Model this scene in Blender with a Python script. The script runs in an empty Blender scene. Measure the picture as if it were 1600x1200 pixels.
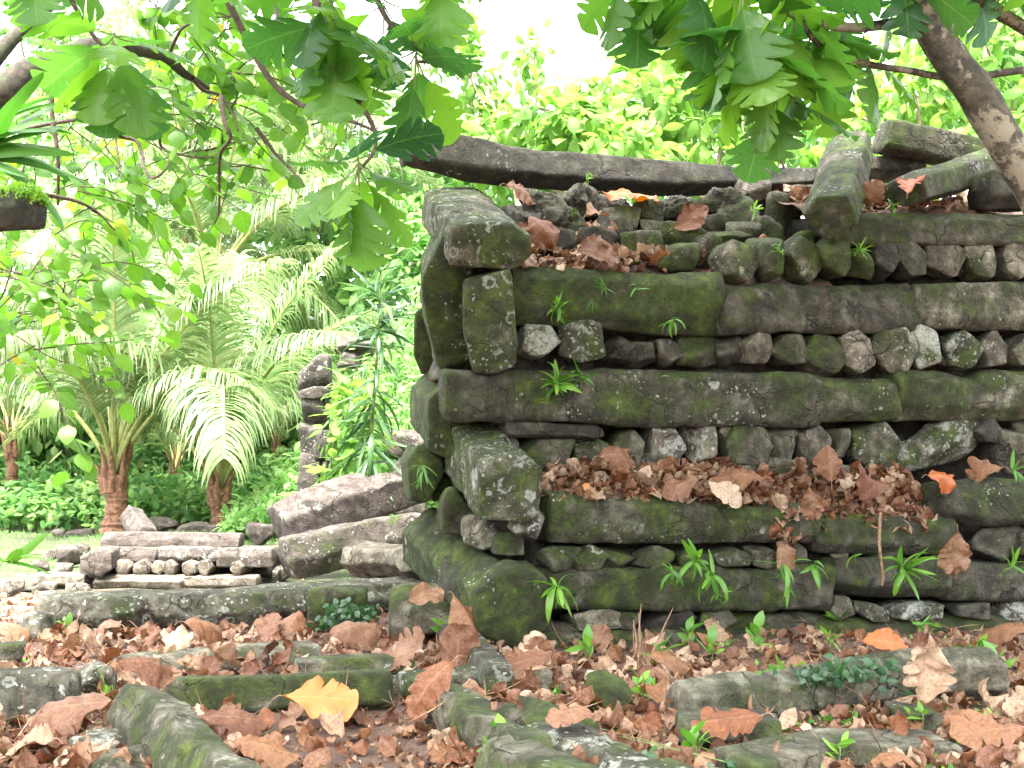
import bpy, math, random
import numpy as np
from mathutils import Vector
random.seed(7)
PI = math.pi
sc = bpy.context.scene
COL = sc.collection
R = math.radians

# ------------------------------------------------------------------ camera
F = 1931.0                       # focal length in pixels of a 1600 x 1200 frame
CAM = np.array([0.0, 0.0, 1.6])
PITCH = math.atan(90.0 / F)
cd = bpy.data.cameras.new('camera')
cd.sensor_width = 36.0
cd.lens = 36.0 * F / 1600.0
cd.clip_start = 0.1
cd.clip_end = 2000
cam = bpy.data.objects.new('camera', cd)
COL.objects.link(cam)
cam.location = CAM
cam.rotation_euler = (PI / 2 + PITCH, 0, 0)
sc.camera = cam


def ray(px, py):
    a = (px - 800) / F
    b = (600 - py) / F
    return np.array([a, math.cos(PITCH) - b * math.sin(PITCH), math.sin(PITCH) + b * math.cos(PITCH)])


def P(px, py, d):
    r = ray(px, py)
    return CAM + r * (d / r[1])


def G(px, py, z=0.0):
    r = ray(px, py)
    return CAM + r * ((z - CAM[2]) / r[2])


A = R(13)
U = np.array([math.cos(A), math.sin(A), 0.0])      # along the front of the big wall
VD = np.array([-math.sin(A), math.cos(A), 0.0])    # into the big wall
Z = np.array([0.0, 0.0, 1.0])
P0 = G(850, 1010)


def W(px, py, v):
    r = ray(px, py)
    t = ((P0 + v * VD - CAM) @ VD) / (r @ VD)
    return CAM + r * t


# ------------------------------------------------------------------ noise
def _hash(ix, iy, iz, seed):
    with np.errstate(over='ignore'):
        h = (ix.astype(np.uint32) * np.uint32(374761393) + iy.astype(np.uint32) * np.uint32(668265263)
             + iz.astype(np.uint32) * np.uint32(2147483647) + np.uint32((seed * 1274126177) & 0xffffffff))
        h = (h ^ (h >> np.uint32(13))) * np.uint32(1274126177)
        h = (h ^ (h >> np.uint32(16))) * np.uint32(2246822519)
        h = h ^ (h >> np.uint32(15))
    return h.astype(np.float64) / 2147483648.0 - 1.0


def vnoise(p, seed=0):
    p = np.asarray(p, float)
    i = np.floor(p).astype(np.int64)
    f = p - i
    f = f * f * (3 - 2 * f)
    r = 0
    for dx in (0, 1):
        wx = f[:, 0] if dx else 1 - f[:, 0]
        for dy in (0, 1):
            wy = f[:, 1] if dy else 1 - f[:, 1]
            for dz in (0, 1):
                wz = f[:, 2] if dz else 1 - f[:, 2]
                r = r + wx * wy * wz * _hash(i[:, 0] + dx, i[:, 1] + dy, i[:, 2] + dz, seed)
    return r


def fbm(p, seed=0, oct=3):
    r = 0
    a = 1.0
    for k in range(oct):
        r = r + a * vnoise(p * 2 ** k + 17.3 * k, seed + k)
        a *= 0.5
    return r


def vfbm(p, seed=0, oct=3):
    return np.stack([fbm(p + 31.7 * k, seed + 101 * k, oct) for k in range(3)], 1)


def nrm(v):
    v = np.asarray(v, float)
    return v / np.maximum(np.linalg.norm(v, axis=-1, keepdims=True), 1e-9)


# ------------------------------------------------------------------ objects
def link(o, parent=None):
    COL.objects.link(o)
    if parent is not None:
        o.parent = parent
    return o


def mesh(name, V, Q, mat, st=None, smooth=True):
    V = np.asarray(V, np.float32)
    Q = np.asarray(Q, np.int32)
    me = bpy.data.meshes.new(name)
    n = Q.shape[1]
    me.vertices.add(len(V))
    me.vertices.foreach_set('co', V.ravel())
    me.loops.add(Q.size)
    me.loops.foreach_set('vertex_index', Q.ravel())
    me.polygons.add(len(Q))
    me.polygons.foreach_set('loop_start', np.arange(len(Q), dtype=np.int32) * n)
    me.polygons.foreach_set('loop_total', np.full(len(Q), n, np.int32))
    me.polygons.foreach_set('use_smooth', np.full(len(Q), bool(smooth)))
    if st is not None:
        at = me.attributes.new('st', 'FLOAT_VECTOR', 'POINT')
        at.data.foreach_set('vector', np.asarray(st, np.float32).ravel())
    me.materials.append(mat)
    me.update(calc_edges=True)
    me.validate()
    return me


def wloc(o):
    l = np.array(o.location)
    while o.parent is not None:
        o = o.parent
        l = l + np.array(o.location)
    return l


def obj(name, V, Q, mat, parent=None, st=None, smooth=True, origin=None, **props):
    V = np.asarray(V, float)
    c = (V.min(0) + V.max(0)) / 2 if origin is None else np.asarray(origin, float)
    o = bpy.data.objects.new(name, mesh(name, V - c, Q, mat, st, smooth))
    link(o, parent)
    o.location = c - (wloc(parent) if parent is not None else 0)
    for k, v in props.items():
        o[k] = v
    return o


def empty(name, loc, label, cat, group=None):
    o = bpy.data.objects.new(name, None)
    o.empty_display_size = 0.1
    link(o)
    o.location = loc
    return tag(o, label, cat, group)


def tag(o, label, cat, group=None):
    o['kind'] = 'thing'
    o['label'] = label
    o['category'] = cat
    if group:
        o['group'] = group
    return o


def merge(parts):
    Vs, Qs, Ss, n = [], [], [], 0
    for p in parts:
        Vs.append(p[0])
        Qs.append(np.asarray(p[1]) + n)
        if len(p) > 2:
            Ss.append(p[2])
        n += len(p[0])
    return (np.concatenate(Vs), np.concatenate(Qs)) + ((np.concatenate(Ss),) if Ss else ())


def grid_quads(n, m, wrap=False):
    i = np.arange(n - 1)[:, None]
    j = np.arange(m if wrap else m - 1)[None, :]
    a = i * m + j
    b = i * m + (j + 1) % m
    return np.stack([a, b, b + m, a + m], -1).reshape(-1, 4)


# ------------------------------------------------------------------ node materials
def mat(name):
    m = bpy.data.materials.new(name)
    m.use_nodes = True
    nt = m.node_tree
    nt.nodes.clear()
    return m, N(nt)


class N:
    def __init__(s, nt):
        s.nt = nt

    def new(s, t, **kw):
        n = s.nt.nodes.new(t)
        for k, v in kw.items():
            if k.startswith('i_'):
                k2 = k[2:]
                s.set(n, int(k2) if k2.isdigit() else k2.replace('_', ' '), v)
            else:
                setattr(n, k, v)
        return n

    def set(s, n, key, v):
        inp = n.inputs[key]
        if isinstance(v, bpy.types.NodeSocket):
            s.nt.links.new(v, inp)
        else:
            inp.default_value = v

    def math(s, op, a, b=None, c=None, clamp=False):
        n = s.new('ShaderNodeMath', operation=op, use_clamp=clamp)
        s.set(n, 0, a)
        if b is not None:
            s.set(n, 1, b)
        if c is not None:
            s.set(n, 2, c)
        return n.outputs[0]

    def mix(s, f, a, b):
        n = s.new('ShaderNodeMix', data_type='RGBA')
        s.set(n, 0, f)
        s.set(n, 6, col(a))
        s.set(n, 7, col(b))
        return n.outputs[2]

    def noise(s, vec, scale, detail=4, rough=0.55, dist=0.0):
        n = s.new('ShaderNodeTexNoise', i_Scale=scale, i_Detail=detail, i_Roughness=rough, i_Distortion=dist)
        s.set(n, 'Vector', vec)
        return n.outputs['Fac']

    def step(s, x, a, b):
        n = s.new('ShaderNodeMapRange', interpolation_type='SMOOTHSTEP')
        s.set(n, 0, x)
        s.set(n, 1, a)
        s.set(n, 2, b)
        return n.outputs[0]

    def ramp(s, f, stops):
        n = s.new('ShaderNodeValToRGB')
        e = n.color_ramp.elements
        while len(e) > 1:
            e.remove(e[-1])
        e[0].position, e[0].color = stops[0][0], col(stops[0][1])
        for p, c in stops[1:]:
            k = e.new(p)
            k.color = col(c)
        s.set(n, 0, f)
        return n.outputs[0]

    def attr(s, name, kind='OBJECT'):
        n = s.new('ShaderNodeAttribute', attribute_name=name, attribute_type=kind)
        return n

    def out(s, sh):
        o = s.new('ShaderNodeOutputMaterial')
        s.set(o, 'Surface', sh)


def col(c):
    if isinstance(c, (tuple, list)) and len(c) == 3:
        return (c[0], c[1], c[2], 1.0)
    return c


def stone_material():
    m, n = mat('basalt')
    geo = n.new('ShaderNodeNewGeometry')
    pos = geo.outputs['Position']
    oi = n.new('ShaderNodeObjectInfo').outputs['Random']
    moss = n.attr('moss').outputs['Fac']
    lich = n.attr('lichen').outputs['Fac']
    tint = n.attr('tint').outputs['Fac']
    warm = n.attr('warm').outputs['Fac']
    off = n.new('ShaderNodeVectorMath', operation='ADD')
    n.set(off, 0, pos)
    cb = n.new('ShaderNodeCombineXYZ')
    n.set(cb, 0, n.math('MULTIPLY', oi, 37.0))
    n.set(cb, 1, n.math('MULTIPLY', oi, 91.0))
    n.set(off, 1, cb.outputs[0])
    p = off.outputs[0]
    big = n.noise(p, 1.7, 5, 0.6, 0.4)
    mid = n.noise(p, 7.0, 7, 0.65, 0.3)
    fine = n.noise(p, 45.0, 5, 0.7)
    vfine = n.noise(p, 160.0, 3, 0.7)
    # bare rock: dark brown-grey with mineral mottling
    c = n.ramp(mid, [(0.26, (0.012, 0.010, 0.0065)), (0.42, (0.038, 0.033, 0.022)), (0.52, (0.085, 0.077, 0.053)), (0.62, (0.145, 0.134, 0.098)), (0.76, (0.26, 0.245, 0.19))])
    wc = n.ramp(mid, [(0.28, (0.028, 0.019, 0.017)), (0.5, (0.070, 0.049, 0.044)), (0.75, (0.155, 0.122, 0.110))])
    c = n.mix(warm, c, wc)
    rust = n.math('MULTIPLY', n.step(n.noise(p, 2.6, 4, 0.6, 0.6), 0.54, 0.7), 0.45)
    c = n.mix(rust, c, (0.055, 0.034, 0.022))
    # dark biofilm blotches and vertical wash streaks
    sep = n.new('ShaderNodeSeparateXYZ')
    n.set(sep, 0, p)
    st = n.new('ShaderNodeCombineXYZ')
    n.set(st, 0, sep.outputs[0]); n.set(st, 1, sep.outputs[1])
    n.set(st, 2, n.math('MULTIPLY', sep.outputs[2], 0.14))
    streak = n.noise(st.outputs[0], 9.0, 4, 0.6)
    c = n.mix(n.math('MULTIPLY', n.step(streak, 0.47, 0.68), 0.62), c, (0.030, 0.029, 0.017))
    c = n.mix(n.math('MULTIPLY', n.step(fine, 0.52, 0.72), 0.45), c, (0.20, 0.185, 0.145))
    c = n.mix(n.math('MULTIPLY', n.step(fine, 0.46, 0.30), 0.6), c, (0.014, 0.012, 0.009))
    c = n.mix(n.math('MULTIPLY', n.step(vfine, 0.60, 0.72), 0.5), c, (0.26, 0.25, 0.20))
    c = n.mix(n.math('MULTIPLY', n.step(geo.outputs['Pointiness'], 0.515, 0.58), 0.35), c, (0.22, 0.205, 0.165))
    # hairline cracks
    cv = n.new('ShaderNodeTexVoronoi', feature='DISTANCE_TO_EDGE', i_Scale=2.3)
    cw = n.new('ShaderNodeVectorMath', operation='ADD')
    cs_ = n.new('ShaderNodeVectorMath', operation='SCALE')
    cn = n.new('ShaderNodeTexNoise', i_Scale=3.0, i_Detail=4.0)
    n.set(cn, 'Vector', p)
    n.set(cs_, 0, cn.outputs['Color'])
    n.set(cs_, 'Scale', 0.55)
    n.set(cw, 0, p)
    n.set(cw, 1, cs_.outputs[0])
    n.set(cv, 'Vector', cw.outputs[0])
    crack = n.math('MULTIPLY', n.step(cv.outputs['Distance'], 0.022, 0.004), n.step(big, 0.46, 0.56))
    c = n.mix(n.math('MULTIPLY', crack, 0.8), c, (0.008, 0.007, 0.005))
    hs = n.new('ShaderNodeHueSaturation')
    n.set(hs, 'Color', c)
    n.set(hs, 'Value', tint)
    c = hs.outputs[0]
    # crustose lichen: small pale spots plus a few larger rosettes
    dv = n.new('ShaderNodeVectorMath', operation='ADD')
    n.set(dv, 0, p)
    nv = n.new('ShaderNodeTexNoise', i_Scale=22.0, i_Detail=3.0)
    n.set(nv, 'Vector', p)
    sv = n.new('ShaderNodeVectorMath', operation='SCALE')
    n.set(sv, 0, nv.outputs['Color'])
    n.set(sv, 'Scale', 0.07)
    n.set(dv, 1, sv.outputs[0])
    def spots(scale, r0, r1, mask_scale, lo):
        v = n.new('ShaderNodeTexVoronoi', i_Scale=scale)
        n.set(v, 'Vector', dv.outputs[0])
        sepc = n.new('ShaderNodeSeparateColor')
        n.set(sepc, 0, v.outputs['Color'])
        rad = n.math('MULTIPLY', sepc.outputs[0], r1)
        s = n.step(n.math('SUBTRACT', rad, v.outputs['Distance']), r0, r0 + 0.06)
        g = n.step(n.math('ADD', n.noise(p, mask_scale, 3), n.math('MULTIPLY', lich, 0.5)), lo, lo + 0.1)
        return n.math('MULTIPLY', s, g)
    l1 = spots(26.0, 0.12, 0.55, 3.0, 0.66)
    l2 = spots(7.5, 0.10, 0.52, 2.2, 0.72)
    rv = n.new('ShaderNodeTexVoronoi', i_Scale=6.0)
    n.set(rv, 'Vector', dv.outputs[0])
    rc = n.new('ShaderNodeSeparateColor')
    n.set(rc, 0, rv.outputs['Color'])
    rad = n.math('MULTIPLY', rc.outputs[1], 0.42)
    ring = n.step(n.math('ABSOLUTE', n.math('SUBTRACT', rv.outputs['Distance'], rad)), 0.085, 0.03)
    l4 = n.math('MULTIPLY', n.math('MULTIPLY', ring, n.step(rc.outputs[0], 0.62, 0.66)), n.step(lich, 0.28, 0.4))
    l3 = n.math('MULTIPLY', n.step(n.math('ADD', n.noise(p, 5.0, 8, 0.72, 0.5), n.math('MULTIPLY', lich, 0.30)), 0.72, 0.80), 0.9)
    lc = n.ramp(fine, [(0.35, (0.17, 0.185, 0.145)), (0.6, (0.47, 0.48, 0.43))])
    # moss
    nz = n.new('ShaderNodeSeparateXYZ')
    n.set(nz, 0, geo.outputs['Normal'])
    mm = n.math('ADD', n.math('MULTIPLY', n.noise(p, 2.3, 8, 0.66, 0.5), 1.5), n.math('MULTIPLY', nz.outputs[2], 0.07))
    mm = n.math('ADD', mm, n.math('MULTIPLY', moss, 0.70))
    mm = n.math('ADD', mm, n.math('MULTIPLY', n.math('SUBTRACT', fine, 0.5), 0.5))
    mk = n.step(mm, 1.05, 1.27)
    mc = n.ramp(n.noise(p, 5.5, 9, 0.72, 0.4), [(0.3, (0.013, 0.016, 0.005)), (0.45, (0.026, 0.037, 0.006)), (0.56, (0.060, 0.090, 0.011)), (0.70, (0.13, 0.185, 0.020))])
    c = n.mix(n.math('MULTIPLY', mk, 0.88), c, mc)
    lk = n.math('MAXIMUM', n.math('MAXIMUM', l1, l2), n.math('MAXIMUM', l3, n.math('MULTIPLY', l4, 0.8)))
    lk = n.math('MULTIPLY', lk, n.step(lich, 0.02, 0.25))
    c = n.mix(n.math('MULTIPLY', lk, 0.85), c, lc)
    b = n.new('ShaderNodeBump', i_Strength=1.0, i_Distance=0.045)
    h = n.math('ADD', n.math('MULTIPLY', mid, 1.0), n.math('MULTIPLY', fine, 0.45))
    h = n.math('ADD', h, n.math('MULTIPLY', vfine, 0.15))
    h = n.math('SUBTRACT', h, n.math('MULTIPLY', crack, 0.5))
    h = n.math('ADD', h, n.math('MULTIPLY', mk, n.math('MULTIPLY', vfine, 0.35)))
    n.set(b, 'Height', h)
    s = n.new('ShaderNodeBsdfPrincipled', i_Base_Color=c, i_Roughness=0.82)
    n.set(s, 'Specular IOR Level', 0.35)
    n.set(s, 'Normal', b.outputs[0])
    n.out(s.outputs[0])
    return m


def leaf_material(name, stops, trans=0.45, rough=0.4, vein=0.35, veinc=(0.30, 0.42, 0.12), nveins=9.0, spec=0.5, mottle=0.0, tcol=None, crinkle=0.0):
    m, n = mat(name)
    a = n.attr('st', 'GEOMETRY')
    sp = n.new('ShaderNodeSeparateXYZ')
    n.set(sp, 0, a.outputs['Vector'])
    s, t, r = sp.outputs
    geo = n.new('ShaderNodeNewGeometry')
    f = r
    if mottle:
        f = n.math('ADD', r, n.math('MULTIPLY', n.math('SUBTRACT', n.noise(geo.outputs['Position'], 14.0, 5, 0.65), 0.5), mottle), clamp=True)
    c = n.ramp(f, stops)
    at = n.math('ABSOLUTE', t)
    if vein:
        mid = n.math('SUBTRACT', 1.0, n.step(at, 0.02, 0.06))
        sv = n.math('SINE', n.math('MULTIPLY', n.math('SUBTRACT', s, n.math('MULTIPLY', at, 0.22)), nveins * 2 * PI))
        sv = n.math('MULTIPLY', n.step(sv, 0.90, 1.0), 0.6)
        c = n.mix(n.math('MULTIPLY', n.math('MAXIMUM', mid, sv), vein), c, veinc)
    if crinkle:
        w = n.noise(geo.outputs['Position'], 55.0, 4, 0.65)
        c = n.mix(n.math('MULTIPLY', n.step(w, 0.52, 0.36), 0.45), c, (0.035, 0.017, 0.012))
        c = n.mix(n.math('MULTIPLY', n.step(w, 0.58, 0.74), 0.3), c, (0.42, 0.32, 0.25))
    p = n.new('ShaderNodeBsdfPrincipled', i_Base_Color=c, i_Roughness=rough)
    n.set(p, 'Specular IOR Level', spec)
    if crinkle:
        bm = n.new('ShaderNodeBump', i_Strength=0.7 * crinkle, i_Distance=0.012)
        n.set(bm, 'Height', w)
        n.set(p, 'Normal', bm.outputs[0])
    if trans:
        tr = n.new('ShaderNodeBsdfTranslucent')
        hs = n.new('ShaderNodeHueSaturation', i_Saturation=1.1, i_Value=1.5)
        n.set(hs, 'Color', c)
        tc = hs.outputs[0]
        if tcol:
            tc = n.mix(0.5, tc, tcol)
        n.set(tr, 'Color', tc)
        ms = n.new('ShaderNodeMixShader')
        n.set(ms, 0, trans)
        n.set(ms, 1, p.outputs[0])
        n.set(ms, 2, tr.outputs[0])
        n.out(ms.outputs[0])
    else:
        n.out(p.outputs[0])
    return m


def bark_material(name, dark, light, pale=None, scale=9.0, pale_amt=0.5, ring=0.0):
    m, n = mat(name)
    geo = n.new('ShaderNodeNewGeometry')
    pos = geo.outputs['Position']
    a = n.noise(pos, scale, 7, 0.65, 0.4)
    c = n.mix(n.step(a, 0.35, 0.7), dark, light)
    if pale:
        b = n.noise(pos, scale * 0.45, 8, 0.75, 0.15)
        c = n.mix(n.math('MULTIPLY', n.step(b, 0.49, 0.55), pale_amt), c, pale)
    fine = n.noise(pos, scale * 8, 4, 0.7)
    bm = n.new('ShaderNodeBump', i_Strength=0.7, i_Distance=0.02)
    n.set(bm, 'Height', n.math('ADD', a, n.math('MULTIPLY', fine, 0.4)))
    s = n.new('ShaderNodeBsdfPrincipled', i_Base_Color=c, i_Roughness=0.85)
    n.set(s, 'Normal', bm.outputs[0])
    n.out(s.outputs[0])
    return m


def ground_material():
    m, n = mat('forest_soil')
    geo = n.new('ShaderNodeNewGeometry')
    pos = geo.outputs['Position']
    sp = n.new('ShaderNodeSeparateXYZ')
    n.set(sp, 0, pos)
    a = n.noise(pos, 3.0, 7, 0.7, 0.4)
    f = n.noise(pos, 38.0, 6, 0.75)
    soil = n.ramp(n.math('ADD', n.math('MULTIPLY', a, 0.5), n.math('MULTIPLY', f, 0.5)), [(0.33, (0.040, 0.022, 0.015)), (0.5, (0.105, 0.060, 0.042)), (0.62, (0.175, 0.108, 0.078)), (0.72, (0.26, 0.18, 0.135))])
    grass = n.ramp(n.math('ADD', n.math('MULTIPLY', a, 0.6), n.math('MULTIPLY', f, 0.4)), [(0.34, (0.018, 0.030, 0.008)), (0.48, (0.042, 0.055, 0.017)), (0.56, (0.072, 0.064, 0.036)), (0.72, (0.14, 0.118, 0.085))])
    k = n.step(n.math('ADD', sp.outputs[1], n.math('MULTIPLY', n.math('SUBTRACT', a, 0.5), 3.0)), 12.6, 14.0)
    c = n.mix(k, soil, grass)
    bm = n.new('ShaderNodeBump', i_Strength=0.8, i_Distance=0.03)
    n.set(bm, 'Height', n.math('ADD', a, f))
    s = n.new('ShaderNodeBsdfPrincipled', i_Base_Color=c, i_Roughness=0.92)
    n.set(s, 'Normal', bm.outputs[0])
    n.out(s.outputs[0])
    return m


STONE = stone_material()
SOIL = ground_material()
BREAD = leaf_material('breadfruit_leaf', [(0.0, (0.030, 0.088, 0.034)), (0.35, (0.060, 0.165, 0.034)), (1.0, (0.19, 0.37, 0.045))], trans=0.6, rough=0.36, vein=0.5, veinc=(0.16, 0.26, 0.07))
ROUND = leaf_material('hibiscus_leaf', [(0.0, (0.072, 0.175, 0.028)), (0.6, (0.125, 0.27, 0.036)), (0.985, (0.19, 0.33, 0.05)), (0.99, (0.45, 0.36, 0.03)), (1.0, (0.5, 0.34, 0.03))], trans=0.6, rough=0.42, vein=0.25, nveins=4.0)
BUSH = leaf_material('shrub_leaf', [(0.0, (0.080, 0.18, 0.035)), (0.6, (0.145, 0.275, 0.055)), (0.985, (0.24, 0.36, 0.10)), (1.0, (0.30, 0.36, 0.08))], trans=0.55, rough=0.55, vein=0.2, nveins=5.0, spec=0.25)
FOREST = leaf_material('forest_leaf', [(0.0, (0.085, 0.19, 0.055)), (0.5, (0.15, 0.29, 0.085)), (1.0, (0.27, 0.41, 0.15))], trans=0.5, rough=0.55, vein=0.0, spec=0.25)
UNDER = leaf_material('undergrowth_leaf', [(0.0, (0.07, 0.16, 0.05)), (0.5, (0.12, 0.245, 0.075)), (1.0, (0.24, 0.35, 0.12))], trans=0.5, rough=0.55, vein=0.0, spec=0.25)
FERN = leaf_material('fern_leaf', [(0.0, (0.05, 0.15, 0.025)), (0.5, (0.11, 0.26, 0.035)), (1.0, (0.22, 0.39, 0.045))], trans=0.4, rough=0.35, vein=0.3, veinc=(0.2, 0.34, 0.06), nveins=0.0)
LANCE = leaf_material('lance_leaf', [(0.0, (0.026, 0.068, 0.028)), (0.5, (0.050, 0.115, 0.040)), (1.0, (0.10, 0.18, 0.055))], trans=0.3, rough=0.3, vein=0.2, nveins=0.0)
CREEP = leaf_material('creeper_leaf', [(0.0, (0.016, 0.048, 0.020)), (0.6, (0.030, 0.085, 0.030)), (1.0, (0.06, 0.13, 0.03))], trans=0.25, rough=0.35, vein=0.2, nveins=0.0)
PALM = leaf_material('palm_leaflet', [(0.0, (0.075, 0.145, 0.05)), (0.5, (0.145, 0.215, 0.082)), (1.0, (0.29, 0.32, 0.155))], trans=0.38, rough=0.34, vein=0.0, spec=0.5)
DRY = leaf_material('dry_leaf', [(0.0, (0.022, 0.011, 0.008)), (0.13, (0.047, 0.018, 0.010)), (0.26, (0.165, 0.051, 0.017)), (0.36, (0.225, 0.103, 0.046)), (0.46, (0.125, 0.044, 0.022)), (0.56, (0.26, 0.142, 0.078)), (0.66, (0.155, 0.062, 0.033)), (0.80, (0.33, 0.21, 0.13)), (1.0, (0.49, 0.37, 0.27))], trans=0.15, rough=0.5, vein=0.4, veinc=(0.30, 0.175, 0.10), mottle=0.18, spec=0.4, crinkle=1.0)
GOLD = leaf_material('golden_leaf', [(0.0, (0.30, 0.060, 0.009)), (0.5, (0.40, 0.13, 0.026)), (1.0, (0.42, 0.165, 0.050))], trans=0.2, rough=0.5, vein=0.3, veinc=(0.42, 0.26, 0.08), mottle=0.4)
BARK = bark_material('breadfruit_bark', (0.026, 0.022, 0.015), (0.095, 0.078, 0.052), (0.25, 0.22, 0.155), 13.0, 0.75)
TWIG = bark_material('twig_bark', (0.05, 0.034, 0.026), (0.14, 0.095, 0.07), None, 25.0)
PALE = bark_material('pale_bark', (0.24, 0.18, 0.13), (0.42, 0.34, 0.26), None, 12.0)
MOSSY = bark_material('mossy_bark', (0.022, 0.018, 0.012), (0.075, 0.058, 0.040), (0.050, 0.062, 0.022), 22.0, 0.7)
COCO = bark_material('coconut_bark', (0.10, 0.045, 0.025), (0.30, 0.155, 0.085), None, 14.0)
STEM = bark_material('green_stem', (0.10, 0.14, 0.045), (0.22, 0.26, 0.10), None, 10.0)
PETI = bark_material('palm_petiole', (0.22, 0.25, 0.07), (0.38, 0.38, 0.15), None, 8.0)
STRAW = bark_material('dry_straw', (0.16, 0.085, 0.05), (0.36, 0.23, 0.14), None, 20.0)

# ------------------------------------------------------------------ stones
def _resample(p, m):
    lo, hi = p.min(0), p.max(0)
    p = (p - (lo + hi) / 2) / (hi - lo)
    c = np.vstack([p, p[:1]])
    s = np.r_[0, np.cumsum(np.linalg.norm(np.diff(c, axis=0), axis=1))]
    u = np.linspace(0, s[-1], m, endpoint=False)
    return np.stack([np.interp(u, s, c[:, 0]), np.interp(u, s, c[:, 1])], 1)


def section(rng, n=6, jit=0.10, m=30, box=0.5):
    """A rounded irregular prism section in the unit square, m points."""
    if n == 'face':       # a flat front with bevelled upper and lower edges, as on a split hexagonal column
        j = lambda s_: rng.uniform(-s_, s_)
        q1, q2 = rng.uniform(.06, .24), rng.uniform(.08, .26)
        p = np.array([(-.5, -.5 + q2 * 1.2), (-.5 + j(.03), .5 - q1), (-.5 + q1 * 1.1, .5), (.2, .5 + j(.05)), (.5, .42), (.5, -.45), (-.5 + q2, -.5)])
        for r in (0.045, 0.10):
            q = np.roll(p, -1, 0)
            p = np.stack([p * (1 - r) + q * r, p * r + q * (1 - r)], 1).reshape(-1, 2)
        return _resample(p, m)
    a0 = rng.uniform(0, 2 * PI)
    a = a0 + (np.arange(n) + rng.uniform(-0.22, 0.22, n)) * 2 * PI / n
    p = np.stack([np.cos(a), np.sin(a)], 1)
    # push towards a square, so beams read as squared-off columns
    sq = p / np.maximum(np.abs(p).max(1, keepdims=True), 1e-6)
    p = p * (1 - box) + sq * box
    p *= 1 + rng.uniform(-jit, jit, (n, 1))
    for r in (0.055, 0.11):
        q = np.roll(p, -1, 0)
        p = np.stack([p * (1 - r) + q * r, p * r + q * (1 - r)], 1).reshape(-1, 2)
    return _resample(p, m)


def beam(path, dims, seed, up=(0, 0, 1), n=6, jit=0.10, box=0.5, ring=0.05, m=46, rough=1.0, cut=0.12, chips=6):
    """A weathered basalt column along path (k x 3); dims (w, h) or k x 2 across it."""
    rng = np.random.default_rng(seed)
    path = np.asarray(path, float)
    dims = np.asarray(dims, float)
    if dims.ndim == 1:
        dims = np.repeat(dims[None], len(path), 0)
    e1 = nrm(path[-1] - path[0])
    up = np.asarray(up, float)
    e3 = nrm(up - (up @ e1) * e1)
    e2 = np.cross(e3, e1)
    d = np.r_[0, np.cumsum(np.linalg.norm(np.diff(path, axis=0), axis=1))]
    L = d[-1]
    k = max(8, int(L / ring))
    u = np.linspace(0, L, k)
    if len(path) > 2:                       # smooth the interpolation
        uu = np.linspace(0, L, 200)
        ker = np.hanning(21)
        ker /= ker.sum()
        def sm(y):
            f = np.interp(uu, d, y)
            return np.interp(u, uu, np.convolve(np.pad(f, 10, mode='reflect', reflect_type='odd'), ker, 'valid'))
    else:
        def sm(y):
            return np.interp(u, d, y)
    c = np.stack([sm(path[:, i]) for i in range(3)], 1)
    w, h = sm(dims[:, 0]), sm(dims[:, 1])
    poly = section(rng, n, jit, m, box)
    sz = min(dims.mean(0))
    rows = []
    cutv = rng.uniform(-cut, cut, (2, 2))
    def row(i, scale, push):
        s2 = poly[:, 0] * w[i] * scale
        s3 = poly[:, 1] * h[i] * scale
        e = 0 if i < k / 2 else 1
        fall = max(0.0, 1 - min(u[i], L - u[i]) / (0.35 * L))
        ax = push + fall * (cutv[e, 0] * s2 + cutv[e, 1] * s3)
        return c[i] + e1 * ax[:, None] + e2 * s2[:, None] + e3 * s3[:, None]
    caps = [(0.02, 0.035), (0.28, 0.03), (0.55, 0.024), (0.78, 0.014), (0.9, 0.004), (0.965, -0.006)]
    cs = min(1.0, sz / 0.4)
    for s, p in caps:
        rows.append(row(0, s, -p * cs))
    rows.append(row(0, 0.992, 0.02 * cs))
    for i in range(1, k - 1):
        rows.append(row(i, 1.0, np.zeros(m)))
    rows.append(row(k - 1, 0.992, -0.02 * cs))
    for s, p in caps[::-1]:
        rows.append(row(k - 1, s, p * cs))
    V = np.concatenate(rows)
    o = rng.uniform(0, 100, 3)
    amp = min(sz, 0.5) * rough
    V = V + vfbm(V * 1.4 + o, seed, 2) * 0.050 * amp
    # broken-off flakes: flat scallops across edges and ends
    ax = (V - path[0]) @ e1
    for _ in range(int(chips * min(3.0, 0.6 + L / 1.2))):
        a0 = rng.uniform(0, L) if rng.uniform() < 0.6 else rng.choice([0.0, L])
        th = rng.uniform(0, 2 * PI)
        nv = nrm(np.cos(th) * e2 + np.sin(th) * e3 + e1 * rng.normal() * 0.35)
        c0 = path[0] + e1 * a0
        pr = (V - c0) @ nv
        win = np.abs(ax - a0) < 0.25
        if not win.any():
            continue
        dd = pr[win].max() - rng.uniform(0.03, 0.10) * sz
        ex = np.maximum(0, pr - dd - rng.uniform(0.1, 0.5) * np.abs(ax - a0))
        ex = np.where(np.abs(ax - a0) < 0.9, np.minimum(ex, 0.2 * sz), 0)
        V = V - nv * (ex * 0.85)[:, None]
    V = V + vfbm(V * 6 + o, seed + 5, 3) * 0.026 * amp + vfbm(V * 22 + o, seed + 9, 2) * 0.010 * amp
    return V, grid_quads(len(rows), m, True)


_ICO = {}


def ico(sub):
    if sub not in _ICO:
        import bmesh
        b = bmesh.new()
        bmesh.ops.create_icosphere(b, subdivisions=sub, radius=1.0)
        V = np.array([v.co[:] for v in b.verts])
        b.verts.index_update()
        T = np.array([[v.index for v in f.verts] for f in b.faces])
        b.free()
        _ICO[sub] = (nrm(V), T)
    return _ICO[sub]


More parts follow.
